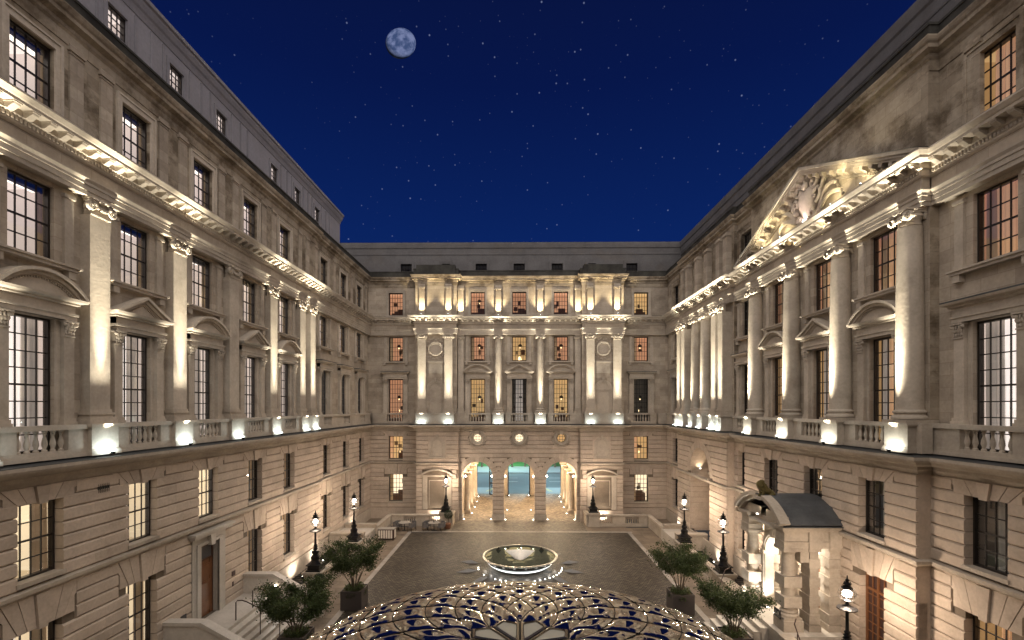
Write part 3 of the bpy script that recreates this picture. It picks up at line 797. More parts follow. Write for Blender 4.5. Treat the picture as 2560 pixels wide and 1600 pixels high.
# small floodlights resting on ledges ------------------------------------------------------------
def fixture_me():
    def mk():
        mb = MB(); mb.box(-.05, .05, -.04, .04, 0, .03); mb.lathe([(.055, .03), (.07, .06), (.07, .14), (.06, .15)], 10); return mb.mesh('housing', M['iron'], True)
    return cached(('fx',), mk)
def lens_me(): return cached(('fl',), lambda: MB().lathe([(.055, 0), (.05, .02), (.03, .03)], 10).mesh('lens', M['ledcool'], True))
def uplight(w, u, v, z, label, aim_v, e1, e2, aim_z=Z_ARC, c1=COOL, c2=(1, .93, .76), a1=110, a2=36, grp='floodlights along the first floor ledge'):
    loc = w.w((u, v, z)); t = thing('floodlight', label, 'light fixture', loc, 0, grp)
    link('housing', fixture_me(), t); link('lens', lens_me(), t, (0, 0, .15))
    L0 = w.w((u, v, z + .20))
    if e1:
        La = w.w((u, v, z + .13)); Lb_ = w.w((u, v - .30, z + .13 + .5)); ar = area('flood_panel', La, Lb_, e1 * 3.2, c1, .7, .04, t)
        if abs(w.M[0][0]) < .5: ar.rotation_euler = (Matrix.Rotation(0, 3, 'Z') @ ar.rotation_euler.to_matrix()).to_euler()
    if e2: spot('flood_beam', L0, w.w((u, v - .02, aim_z)), e2 * 9, c2, a2, .9, .035, t); spot('flood_beam', L0, w.w((u, v - .38, aim_z + .4)), e2 * 46, (1, .92, .72), 15, 1.0, .03, t)
    return t
AX = 0.18   # axis of the court
XL, XR, YB = 15.65, 15.80, 51.0
WL = Wing('pale stone wing with a row of flat pilasters, oak door and no portico', (-XL, 0, 0), pi / 2, True)
WR = Wing('pale stone wing with the big carved pediment over round columns and the arched portico', (XR, 0, 0), pi / 2, False)
WB = Wing('pale stone end wing with three open archways to the street and two pavilions', (0, YB, 0), 0, True)

def sill(w, o, v):
    MB().box(o[0] - .06, o[1] + .06, v - .30, v + .13, o[2] - .12, o[2] + .02).obj('sill', M['stone'], w.e)
def base_storeys(w, secs, gh, mh, ops_g, ops_m, u_lo, arches=()):
    """rusticated ground and mezzanine floors: core wall + stones; gh/mh hole functions; secs (u0,u1,v)"""
    for (a, b, v) in secs:
        og = [o for o in ops_g if a - .1 < (o[0] + o[1]) / 2 < b + .1]; om = [o for o in ops_m if a - .1 < (o[0] + o[1]) / 2 < b + .1]
        for o in og + om:
            if 1.3 < o[1] - o[0] < 1.6 and o[2] > 1.4: sill(w, o, v)
        grow = lambda o: (o[0] - .04, o[1] + .04, o[2], o[3] + .04) if o[1] - o[0] < 1.6 else o
        og = [grow(o) for o in og]; om = [grow(o) for o in om]
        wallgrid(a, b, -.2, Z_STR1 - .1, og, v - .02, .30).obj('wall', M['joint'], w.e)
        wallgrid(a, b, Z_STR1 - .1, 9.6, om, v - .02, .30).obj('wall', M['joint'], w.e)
        lo = max(a, u_lo)
        if lo < b:
            courses(w, lo, b, Z_BASE, Z_STR0, 10, gh, v); courses(w, lo, b, Z_STR1, 9.18, 7, mh, v)
    path = secpath(secs)
    # returns where the plan steps forward
    for i in range(len(secs) - 1):
        x = secs[i][1]; v0, v1 = secs[i][2], secs[i + 1][2]
        MB().quad((x, v0 - .02, -.2), (x, v1 - .02, -.2), (x, v1 - .02, 9.6), (x, v0 - .02, 9.6)).obj('wall_return', M['rustic'], w.e)
    MB().sweep(P_STR, path).obj('string_course', M['stone'], w.e)
    MB().sweep(P_LED, path).obj('ledge', M['stone'], w.e)
    MB().sweep([(-.3, 9.93), (.70, 9.885), (.70, 9.90), (-.3, 9.95)], path).obj('ledge_flashing', M['lead'], w.e)

def upper_walls(w, secs, ops1, ops4, u0, u1, rec=0.0, mat4='weathered'):
    for (a, b, v) in secs:
        o1 = [o for o in ops1 if a < (o[0] + o[1]) / 2 < b]; o4 = [o for o in ops4 if a < (o[0] + o[1]) / 2 < b]
        wallgrid(a, b, 9.6, Z_CORN, o1, v, .22).obj('wall', M['ashlar'], w.e)
        wallgrid(a, b, Z_CORN, Z_U1 + .1, o4, v, .22).obj('wall', M[mat4], w.e)
    for i in range(len(secs) - 1):
        x = secs[i][1]; v0, v1 = secs[i][2], secs[i + 1][2]
        MB().quad((x, v0, 9.6), (x, v1, 9.6), (x, v1, Z_PAR), (x, v0, Z_PAR)).obj('wall_return', M['weathered'], w.e)
    path = secpath([(a, b, v) for a, b, v in secs])
    MB().sweep(P_UP, path).obj('upper_cornice', M['weathered'], w.e)
    MB().sweep([(-.5, Z_U1), (.16, Z_U1 + .02), (.16, Z_PAR - .1), (.20, Z_PAR - .1), (.20, Z_PAR), (-.5, Z_PAR)], path).obj('parapet', M['dirty'], w.e)
    MB().sweep([(-.25, Z_C1), (.08, Z_C1), (.08, Z_C1 + .22), (-.25, Z_C1 + .24)], path).obj('plinth_course', M['weathered'], w.e)

def strips(w, us, v, wd=.52, proj=.07, mat='ashlar'):
    for u in us:
        def mk():
            mb = MB(); hw = wd / 2
            mb.box(-hw, hw, -.1, proj, .25, 3.0); mb.box(-hw - .07, hw + .07, -.1, proj + .07, 0, .16); mb.box(-hw - .035, hw + .035, -.1, proj + .035, .16, .25)
            mb.box(-hw - .03, hw + .03, -.1, proj + .03, 2.90, 2.94); mb.box(-hw - .06, hw + .06, -.1, proj + .06, 3.0, 3.10); mb.box(-hw - .02, hw + .02, -.1, proj + .0, 3.1, 3.25)
            return mb.mesh('pilaster_strip', M[mat])
        link('pilaster_strip', cached(('strip', wd, proj, mat), mk), w.e, (u, v, Z_C1 + .03))

# =================================================================== LEFT WING
Lb = [15.4, 19.65, 23.85, 28.1, 32.3]; Le = [39.2, 43.6, 48.0]; Lall = [11.1] + Lb + Le
Lp = [13.3, 17.55, 21.75, 25.95, 30.2, 34.3, 36.0]
secsL = [(-6, 37.25, 0), (37.25, YB, -.15)]; bsecL = [(-6, 37.25, .25), (37.25, YB, .05)]
WW = 1.5
def mk_ops(us, z, wd): return [(u - wd / 2, u + wd / 2, z[0], z[1]) for u in us]
ogL = mk_ops([u for u in Lall if u != 23.85], FG, WW) + [(23.85 - .72, 23.85 + .72, 1.3, 4.9)]
omL = mk_ops(Lall, FM, WW)
ghL = [rect_hole(a, b, c, d) for a, b, c, d in ogL] + [lintel_hole(u, WW / 2 + .5, FG[1], Z_STR0) for u in Lall] + [rect_hole(23.85 - 1.3, 23.85 + 1.3, 1.2, 5.74)]
mhL = [rect_hole(a, b, c, d) for a, b, c, d in omL] + [lintel_hole(u, WW / 2 + .5, FM[1], 9.18) for u in Lall]
base_storeys(WL, bsecL, ghL, mhL, ogL, omL, 8.5)
upper_walls(WL, secsL, mk_ops(Lall, F1, WW) + mk_ops(Lall, F2, WW), mk_ops(Lall, F4, WW), -6, YB)
cornice_set(WL, secsL)
MB().box(-6, 37.25, .24, .36, -.2, 1.15).box(37.25, YB, .04, .16, -.2, 1.15).obj('plinth', M['stone'], WL.e)
for u in Lall:
    near = u < 30; bv = .25 if u < 37 else .05; v = 0 if u < 37 else -.15
    flat_arch(WL, u, WW, FM[1], 9.18, bv); 
    if u != 23.85: flat_arch(WL, u, WW, FG[1], Z_STR0, bv)
    # mezzanine: bright near the camera, dim further away
    rm = 'room_cream' if u < 24.5 else 'room_dusk'
    if u > 38: rm = 'room_dark'
    window(WL, u, *FM, WW, 4, 4, bv - .26, room=rm, curtain=[(-1.1, .2, -.5, 'curt_white')] if u in (19.65, 23.85) else [(.35, 1.1, -.3, 'curt_tan')] if u < 24.5 else [(.1, 1.2, -.3, 'curt_tan')], panes=u < 33)
    if u != 23.85:
        window(WL, u, *FG, WW, 4, 6 if False else 4, bv - .26, room='room_cream' if u < 21 else ('room_dusk' if u < 38 else 'room_dark'), curtain=[(-1.1, -.3, -.3, 'curt_white'), (.3, 1.1, -.3, 'curt_tan')] if u < 38 else [(-.2, 1.2, -.3, 'curt_tan')], panes=u < 21)
    window(WL, u, *F1, WW, 4, 8, v - .17, room='room_white' if u < 37 else 'room_dark', curtain=[(-1.15, .15, -.35, 'curt_white'), (.05, 1.2, -.5, 'curt_grey')], panes=u < 26)
    window(WL, u, *F2, WW, 4, 4, v - .17, room='room_white', cove=True, curtain=[(.72, 1.15, -.25, 'curt_tan')], panes=u < 30)
    window(WL, u, *F4, WW, 4, 4, v - .17, room='room_white', cove=True, curtain=[(.72, 1.15, -.25, 'curt_tan')], panes=u < 30)
    aedicule(WL, u, v, {11.1: 'tri', 15.4: 'arc', 19.65: 'tri', 23.85: 'arc', 28.1: 'tri', 32.3: 'arc'}.get(u, 'hood'), wd=WW)
    # second floor: side strips, sill on brackets
    mb = MB()
    for s in (-1, 1):
        a, b = sorted((u + s * (WW / 2 + .28), u + s * (WW / 2 + .62)))
        mb.box(a, b, v - .02, v + .10, F2[0] + .2, Z_ARC - .2); mb.box(a - .04, b + .04, v - .02, v + .15, Z_ARC - .32, Z_ARC - .2); mb.box(a - .04, b + .04, v - .02, v + .14, F2[0], F2[0] + .2)
        mb.box(u + s * (WW / 2 + .45) - .14, u + s * (WW / 2 + .45) + .14, v, v + .22, F2[0] - .42, F2[0] - .16)
    mb.box(u - 1.42, u + 1.42, v, v + .26, F2[0] - .16, F2[0] - .05); mb.box(u - 1.50, u + 1.50, v, v + .32, F2[0] - .05, F2[0] + .02)
    mb.obj('window_dressing', M['stone'], WL.e)
    surround(WL, u, v, *F4, WW)
for u in Lp: 
    pilaster(WL, u, 0)
for i, u in enumerate(Lp[:5]): pedestal(WL, u, .0, .56, 1.16)
pedestal(WL, 35.15, 0, .56, 2.85)
edges = [8.0] + Lp[:5] + [35.15]
for i in range(len(edges) - 1):
    a = edges[i] + (.58 if i else 0); b = edges[i + 1] - (.58 if i < len(edges) - 2 else 1.42)
    uc = ([11.1] + Lb)[i]; balustrade(WL, a, b, .42, open_=(uc - .85, uc + .85))
MB().box(-6, 8, .1, .42, Z_LED1, Z_BAL).obj('parapet_wall', M['stone'], WL.e)
for i, uc in enumerate(Le):
    a = [36.58, 41.4, 45.8][i]; b = [41.4, 45.8, YB - .4][i]; balustrade(WL, a, b, .22, open_=(uc - .8, uc + .8), nb=6)
for u in Lp[:5] + [35.15]: strips(WL, [u - .62, u + .62], 0)
strips(WL, [37.6, 41.4, 45.8, 50.2], -.15)
ordn = ['closest of all', 'second from the near end', 'third from the near end', 'under the unlit pilaster', 'fifth from the near end', 'under the nearer twin pilaster', 'under the farther twin pilaster']
for i, u in enumerate([13.3] + Lp[1:]):
    lit = u != 25.95
    uplight(WL, u, .835, 9.95, f'small floodlight on the ledge of the pilaster wing, {ordn[i]}', .33, 5.5, 420 if lit else 0, aim_z=18.8)

# attic storey set back above the left wing
AT = [20.0, 23.5, 27.1, 33.0, 36.5, 40.1]; av = XL - 16.72
opsA = [(u - .5, u + .5, 27.2, 28.25) for u in [16.4, 12.8] + AT]
wallgrid(-6, 45.3, 25.5, 29.3, opsA, av, .18).obj('attic_wall', M['attic'], WL.e)
MB().quad((45.3, av, 25.5), (45.3, av - 8, 25.5), (45.3, av - 8, 29.3), (45.3, av, 29.3)).obj('attic_wall', M['attic'], WL.e)
MB().sweep([(-.3, 28.9), (.03, 28.9), (.06, 29.05), (.10, 29.2), (.16, 29.3), (.22, 29.5), (.22, 29.62), (.30, 29.68), (.30, 29.86), (-.3, 29.9)], [(-6, av), (45.3, av), (45.3, av - 8)]).obj('attic_cornice', M['attic'], WL.e)
MB().box(-6, 45.5, av - 8, av + .2, 29.86, 29.92).obj('attic_roof', M['lead'], WL.e)
MB().box(-6, YB + 1, av - .3, .1, 25.3, 25.6).obj('roof_gutter', M['lead'], WL.e)
for u in [16.4, 12.8] + AT:
    window(WL, u, 27.2, 28.25, 1.0, 3, 3, av - .1, room='room_white', cove=False, split=False, curtain=None)
    mb = MB(); mb.box(u - .68, u - .5, av, av + .05, 26.9, 28.45); mb.box(u + .5, u + .68, av, av + .05, 26.9, 28.45); mb.box(u - .5, u + .5, av, av + .052, 28.25, 28.45); mb.obj('window_surround', M['attic'], WL.e)
    for du in (.95, 1.85, 2.6): MB().box(u + du - .05, u + du + .05, av, av + .06, 25.9, 28.8).obj('attic_rib', M['attic'], WL.e)

# door with stone case on the left wing
o = link('door', MB().box(-.62, .62, -.12, -.05, 0, 2.75).mesh('door', M['door']), WL.e, (23.85, .10, 1.32))
for (z0, z1) in ((.18, .80), (.98, 1.72), (1.9, 2.55)):
    link('door_panel', cached(('dp', z0), lambda: (lambda m: (m.box(-.46, .46, -.05, -.02, z0, z1), m.box(-.38, .38, -.03, .005, z0 + .08, z1 - .08), m)[2])(MB()).mesh('door_panel', M['doordark'] if False else M['door'])), o)
for q_ in ((-.46, .46, .80, .98), (-.62, -.46, 0, 2.75), (.46, .62, 0, 2.75)): MB().box(q_[0], q_[1], -.05, -.03, q_[2], q_[3]).obj('door_rail', M['door'], o)
MB().lathe_y([(.05, 0), (.05, .06), (.02, .08)], 8, (-.5, -.03, 1.15)).obj('handle', M['iron'], o)
MB().box(-.7, .7, -.10, -.02, 2.75, 2.85).box(-.7, .7, -.1, -.02, 3.45, 3.55).box(-.70, -.62, -.1, -.02, 0, 3.5).box(.62, .70, -.1, -.02, 0, 3.5).obj('door_frame', M['doordark'], o)
MB().box(-.62, .62, -.08, -.06, 2.85, 3.45).obj('transom_pane', M['attic2'], o)
mb = MB(); u = 23.85
mb.box(u - 1.28, u - .72, .0, .36, 1.3, 4.95); mb.box(u + .72, u + 1.28, .0, .36, 1.3, 4.95); mb.box(u - 1.28, u + 1.28, 0, .37, 4.95, 5.45)
mb.box(u - 1.0, u - .72, .3, .42, 1.3, 5.0); mb.box(u + .72, u + 1.0, .3, .42, 1.3, 5.0); mb.box(u - 1.0, u + 1.0, .3, .422, 5.0, 5.12)
mb.box(u - 1.5, u + 1.5, .2, .62, 5.45, 5.60); mb.box(u - 1.58, u + 1.58, .2, .72, 5.60, 5.72)
mb.obj('door_case', M['marble'], WL.e)
mb = MB(); mb.prism_xz([(u - .14, 4.9), (u + .14, 4.9), (u + .22, 5.46), (u - .22, 5.46)], .36, .56); mb.obj('keystone', M['marble'], WL.e)
for (uu, zz, a, b, lab, mt) in ((22.0, 2.0, .36, .34, 'dark square plaque beside the oak door, on its near side', 'plaque'), (25.9, 2.75, .30, .26, 'dark red house plaque beside the oak door, above the entry panel', 'plaque2'), (25.85, 2.2, .11, .24, 'small brown entry panel beside the oak door', 'plaque2')):
    p = WL.w((uu, .32, zz)); t = tag(MB().box(0, .03, -a / 2, a / 2, -b / 2, b / 2).obj('wall_plaque', M[mt], None, p), lab, 'plaque')
    t['group'] = 'plaques beside the oak door'
# slotted vent in the rustication
mb = MB()
for i in range(7): mb.box(17.5 + i * .075, 17.54 + i * .075, .30, .325, 9.0 - .45, 9.0 - .12)
mb.obj('vent_grille', M['dirty'], WL.e)

# =================================================================== RIGHT WING
PC, GC = 25.15, 40.1
Rn = [16.2, 12.0]; Rp = [20.6, 24.65, 28.7]; Rr = [33.4]; Re = [48.2]
Rc = [18.85, 22.85, 26.9, 30.95]
Gp = [35.5, 36.75, 43.45, 44.7]; Gcol = [39.05, 41.15]
secsR = [(-6, 18.3, 0), (18.3, 32.0, .35), (32.0, 34.8, 0), (34.8, 45.4, .30), (45.4, YB, 0)]
bsecR = [(-6, 18.3, .25), (18.3, 32.0, .80), (32.0, 34.8, .25), (34.8, 45.4, .75), (45.4, YB, .1)]
Rwin = Rn + Rp + Rr + Re
def sv(secs, u):
    for a, b, v in secs:
        if a <= u <= b: return v
ogR = mk_ops([16.2, 12.0, 28.7, 33.4, 48.2], FG, WW) + [(20.6 - .72, 20.6 + .72, 1.3, FG[1])] + [(23.6, 25.7, 1.3, 5.2)] + [(GC - 2.15, GC + 2.15, 1.0, 5.92)]
omR = mk_ops(Rwin, FM, WW) + [(GC - 2.15, GC + 2.15, 5.92, 8.35)]
def arch_hole(uc, r, zs, extra=.75):
    def f(za, zb):
        zm = (za + zb) / 2
        if zm < zs: return (uc - r, uc + r)
        d = zm - zs
        if d > r + extra: return None
        return (uc - sqrt((r + extra) ** 2 - d * d), uc + sqrt((r + extra) ** 2 - d * d))
    return f
ghR = [rect_hole(a, b, c, d) for a, b, c, d in ogR] + [lintel_hole(u, WW / 2 + .5, FG[1], Z_STR0) for u in (16.2, 12, 20.6, 28.7, 33.4, 48.2)]
mhR = [rect_hole(a, b, c, d) for a, b, c, d in omR[:-1]] + [lintel_hole(u, WW / 2 + .5, FM[1], 9.18) for u in Rwin] + [arch_hole(GC, 2.15, 6.2, .62)]
base_storeys(WR, bsecR, ghR, mhR, ogR, omR, 8.5)
upper_walls(WR, secsR, mk_ops(Rwin, F1, WW) + mk_ops(Rwin, F2, WW), mk_ops(Rn + Rr + Re, F4, WW), -6, YB)
cornice_set(WR, secsR)
mb = MB()
for a, b, v in bsecR: mb.box(a, b, v - .01, v + .12, -.2, 1.15)
mb.obj('plinth', M['stone'], WR.e)

def archfill(w, uc, r, zs, ztop, v, d=.4, inner=None):
    """wall above a round arch, between the arch and its square opening, plus the soffit"""
    mb = MB(); n = 20; inner = inner or d
    pts = [(uc - r * cos(pi * i / n), zs + r * sin(pi * i / n)) for i in range(n + 1)]
    for i in range(n):
        (x0, a0), (x1, a1) = pts[i], pts[i + 1]
        mb.quad((x0, v, a0), (x1, v, a1), (x1, v, ztop), (x0, v, ztop)); mb.quad((x0, v, a0), (x0, v - inner, a0), (x1, v - inner, a1), (x1, v, a1))
    return mb
archfill(WR, GC, 2.15, 6.2, 8.36, .73, 1.6, 1.6).obj('arch_soffit', M['rustic'], WR.e)
def arch_stones(w, uc, r, zs, v, n=13, thick=.62, proj=.06, key=True, ztop=None, d=.36, nm='voussoir'):
    for i in range(n):
        a0, a1 = pi * i / n, pi * (i + 1) / n; g = .008 / r
        k = key and i == n // 2; t = thick * (1.35 if k else 1)
        P = [(-r * cos(a0 + g), r * sin(a0 + g)), (-r * cos(a1 - g), r * sin(a1 - g)), (-(r + t) * cos(a1 - g), (r + t) * sin(a1 - g)), (-(r + t) * cos(a0 + g), (r + t) * sin(a0 + g))]
        if i % 2 == 1 and not k: # shouldered stones reach further along the course
            pass
        me = cached(('av', round(r, 2), n, i, thick, d), lambda: MB().prism_xz(P, -d, proj + (.07 if k else .012)).mesh('voussoir', M['rustic']))
        w.part(nm, me, (uc, v, zs))
arch_stones(WR, GC, 2.15, 6.2, .75, 15, .62, d=.5)
# deep alcove behind the arch
mb = MB(); y = -1.0
mb.quad((GC - 2.15, .7, 1.0), (GC - 2.15, y, 1.0), (GC - 2.15, y, 8.4), (GC - 2.15, .7, 8.4)); mb.quad((GC + 2.15, .7, 1.0), (GC + 2.15, y, 1.0), (GC + 2.15, y, 8.4), (GC + 2.15, .7, 8.4)); mb.quad((GC - 2.15, y, 1.0), (GC + 2.15, y, 1.0), (GC + 2.15, y, 8.6), (GC - 2.15, y, 8.6))
mb.obj('alcove_wall', M['rustic'], WR.e)
wb = WR
def alcove_courses():
    h = (Z_STR0 - 1.15) / 10
    for sgn, uu in ((1, GC + 2.15), (-1, GC - 2.15)):
        for k in range(14):
            z = 1.15 + k * .46
            if z > 6: continue
            me = cached(('ac', sgn), lambda: MB().prism_xz([(0, 0.006), (0, .45), (-sgn * .03, .43), (-sgn * .03, .03)], -1.55, .0).mesh('stone', M['rustic']))
            WR.part('stone', me, (uu, .72, z))
    for k in range(16):
        z = 1.15 + k * .46
        for j in range(3):
            WR.part('stone', stone_me(1.42, .445, .02, .05), (GC - 1.43 + 1.43 * j, -1.0, z))
alcove_courses()
MB().box(GC - 2.15, GC + 2.15, -1.0, -.7, 5.9, 6.15).box(GC - 2.3, GC - 2.15, .6, .98, 5.95, 6.2).obj('alcove_ledge', M['stone'], WR.e)
window(WR, GC, 2.2, 5.0, 1.3, 3, 5, -.92, room='room_dark')
for u in Rwin:
    bv = sv(bsecR, u); v = sv(secsR, u)
    flat_arch(WR, u, WW, FM[1], 9.18, bv); window(WR, u, *FM, WW, 4, 4, bv - .27, room='room_dark', curtain=[(-.2, .35, -.35, 'curt_dim')] if u in (16.2, 20.6) else None, panes=u < 25)
    if u not in (24.65, 20.6): flat_arch(WR, u, WW, FG[1], Z_STR0, bv); window(WR, u, *FG, WW, 4, 6, bv - .27, room='room_amber' if u < 17 else 'room_dark', curtain=[(-1.1, .3, -.4, 'curt_orange')] if u < 17 else None, panes=u < 17)
    oc = 'curt_orange'
    if u < 17: window(WR, u, *F1, WW, 4, 8, v - .17, room='room_white', curtain=[(-1.15, .1, -.3, 'curt_white'), (.0, 1.2, -.45, 'curt_grey')], panes=True)
    elif u < 31: window(WR, u, *F1, WW, 4, 8, v - .17, room='room_amber', curtain=[(-1.15, .35, -.3, oc), (.3, 1.15, -.4, 'curt_grey')], panes=True)
    else: window(WR, u, *F1, WW, 4, 8, v - .17, room='room_dark', curtain=[(-.6, .4, -.4, 'curt_tan')])
    if u < 31: window(WR, u, *F2, WW, 4, 4, v - .17, room='room_orange', cove=False, curtain=[(-1.15, .45, -.3, oc), (.4, 1.1, -.4, 'curt_tan')], panes=True)
    else: window(WR, u, *F2, WW, 4, 4, v - .17, room='room_dark' if u < 40 else 'room_orange')
    if u in Rn + Rr + Re:
        window(WR, u, *F4, WW, 4, 4, v - .17, room='room_amber' if u < 17 else 'room_dark', curtain=[(-1.15, .6, -.3, oc)] if u < 17 else None, panes=u < 17)
        surround(WR, u, v, *F4, WW, mat='weathered')
    aedicule(WR, u, v, {20.6: 'arc', 24.65: 'tri', 28.7: 'arc'}.get(u, 'hood'), wd=WW)
    mb = MB()
    for s in (-1, 1):
        a, b = sorted((u + s * (WW / 2 + .28), u + s * (WW / 2 + .62)))
        mb.box(a, b, v - .02, v + .10, F2[0] + .2, Z_ARC - .2); mb.box(a - .04, b + .04, v - .02, v + .15, Z_ARC - .32, Z_ARC - .2); mb.box(a - .04, b + .04, v - .02, v + .14, F2[0], F2[0] + .2)
        mb.box(u + s * (WW / 2 + .45) - .14, u + s * (WW / 2 + .45) + .14, v, v + .22, F2[0] - .42, F2[0] - .16)
    mb.box(u - 1.42, u + 1.42, v, v + .26, F2[0] - .16, F2[0] - .05); mb.box(u - 1.50, u + 1.50, v, v + .32, F2[0] - .05, F2[0] + .02)
    mb.obj('window_dressing', M['stone'], WR.e)
flat_arch(WR, 20.6, WW, FG[1], Z_STR0, .80)
# tall oak door with glass panes at u=20.6
o = link('door', MB().box(-.72, .72, -.10, 0, 0, .25).box(-.72, -.60, -.1, 0, .25, 3.3).box(.60, .72, -.1, 0, .25, 3.3).box(-.05, .05, -.1, .01, .25, 3.3).box(-.6, .6, -.1, 0, 3.18, 3.3).box(-.6, .6, -.1, 0, 2.5, 2.62).mesh('door', M['door']), WR.e, (20.6, .58, 1.32))
for j in range(5): MB().box(-.6, .6, -.08, -.01, .7 + j * .4, .74 + j * .4).obj('glazing_bar', M['door'], o)
for sx in (-.33, .33): MB().box(sx - .02, sx + .02, -.08, -.012, .25, 3.2).obj('glazing_bar', M['door'], o)
MB().box(-.62, .62, -.06, -.05, .2, 3.2).obj('pane', M['plaque2'], o)
for u in Rc: column(WR, u, .66); pedestal(WR, u, .35, 1.20, 1.16)
for i in range(4): 
    uplight(WR, Rc[i], 1.455, 9.95, f'small floodlight on the ledge under the {["column nearest the camera", "second column", "third column", "farthest column"][i]} of the pedimented row', .95, 6, 500, aim_z=18.8, c1=(.95, 1, .92))

for i, uc in enumerate(Rp): balustrade(WR, Rc[i] + .58, Rc[i + 1] - .58, .90, open_=(uc - .95, uc + .95))
MB().box(18.0, 18.27, .5, .9, Z_LED1, Z_BAL).obj('parapet_wall', M['stone'], WR.e)
MB().box(Rc[3] + .58, 32.0, .5, .9, Z_LED1, Z_BAL).obj('parapet_wall', M['stone'], WR.e)
balustrade(WR, 12.4, 18.25, .45, open_=(15.2, 17.0), nb=6); balustrade(WR, 32.0, 34.8, .40, open_=(32.6, 34.2), nb=5); balustrade(WR, 45.4, YB - .3, .25, open_=(47.4, 49.0), nb=5)
MB().box(-6, 12.4, .1, .45, Z_LED1, Z_BAL).obj('parapet_wall', M['stone'], WR.e)
for u in Gp: pilaster(WR, u, .30, proj=.72, wd=.82)
for u in Gcol: column(WR, u, .66)
pedestal(WR, 36.12, .30, 1.17, 2.35); pedestal(WR, 44.08, .30, 1.17, 2.35)
for u in Gcol: pedestal(WR, u, .30, 1.20, 1.12)
MB().box(37.3, 38.5, .3, .75, Z_LED1, Z_BAL).obj('parapet_wall', M['stone'], WR.e)
MB().box(39.6, 40.6, .3, .75, Z_LED1, Z_BAL).obj('parapet_wall', M['stone'], WR.e)
MB().box(41.7, 42.9, .3, .75, Z_LED1, Z_BAL).obj('parapet_wall', M['stone'], WR.e)
gl = ['first flat pilaster', 'second flat pilaster', 'nearer round column', 'farther round column', 'third flat pilaster', 'last flat pilaster']
for i, u in enumerate(sorted(Gp + Gcol)):
    uplight(WR, u, 1.45, 9.95, f'small floodlight on the ledge under the {gl[i]} of the crowded column group', .98, 6, 480, aim_z=18.8)
strips(WR, [u for u in sorted(Gp + Gcol)], .30, .6, .4); strips(WR, [32.2, 34.4], 0, .5, .15, 'weathered'); strips(WR, [45.9, 50], 0, .5, .15); strips(WR, [14.4, 18.0 - 1.1], 0, .5, .06, 'weathered')
# ---- the great pediment
ped = MB(); rise = 2.96; hw = 6.85 + .66; zb = Z_C1 + .02
def rk(ofs): return [(PC - hw + ofs * 2.65, zb), (PC, zb + rise - ofs * 1.08), (PC + hw - ofs * 2.65, zb)]
vt = .35 + .30
for (o0, o1, y1) in ((0, .14, vt + .66), (.14, .26, vt + .60), (.26, .36, vt + .54), (.36, .58, vt + .16), (.58, .70, vt + .10)):
    A, B = rk(o0), rk(o1)
    vs = [(x, y1, z) for x, z in A] + [(x, y1, z) for x, z in B] + [(x, vt - .65, z) for x, z in A] + [(x, vt - .65, z) for x, z in B]; n = 3; fs = []
    for i in range(2): fs += [(i, i + 1, n + i + 1, n + i), (i, 2 * n + i, 2 * n + i + 1, i + 1), (n + i, n + i + 1, 3 * n + i + 1, 3 * n + i)]
    ped.add(vs, fs)
pob = ped.obj('pediment', M['stone'], WR.e)
C = rk(.5); MB().add([(x, vt, z) for x, z in C], [(0, 1, 2)]) 
mb = MB(); mb.add([(x, vt, z) for x, z in C], [(0, 1, 2)]); mb.obj('tympanum', M['ashlar'], pob)
A, B = rk(.32), rk(.72)
for i in range(2):
    (x0, z0), (x1, z1) = rk(.36)[i], rk(.36)[i + 1]; ln = sqrt((x1 - x0) ** 2 + (z1 - z0) ** 2); n = int(ln / .56); ang = atan2(z1 - z0, x1 - x0)
    me = cached(('rmod',), lambda: MB().prism_yz([(0, -.24), (.10, -.24), (.22, -.16), (.36, -.14), (.36, 0), (0, 0)], -.10, .10).mesh('modillion', M['stone']))
    for j in range(1, n):
        t = j / n; link('modillion', me, pob, (x0 + (x1 - x0) * t, vt + .155, z0 + (z1 - z0) * t), rot=(0, -ang, 0))
    (x0, z0), (x1, z1) = rk(.68)[i], rk(.68)[i + 1]; m = int(ln / .13); db = MB()
    for j in range(4, m - 2):
        t = (j + .5) / m; X = x0 + (x1 - x0) * t; Zz = z0 + (z1 - z0) * t; db.box(X - .035, X + .035, vt + .05, vt + .14, Zz - .06, Zz + .05)
    db.obj('dentil_band', M['stone'], pob, kind='stuff')
MB().add([], [])
mb = MB()  # lead capping of the pediment
for i in range(2):
    (x0, z0), (x1, z1) = rk(0)[i], rk(0)[i + 1]; mb.quad((x0, vt + .68, z0 + .012), (x1, vt + .68, z1 + .012), (x1, vt - .65, z1 + .012), (x0, vt - .65, z0 + .012))
mb.obj('pediment_capping', M['lead'], pob)
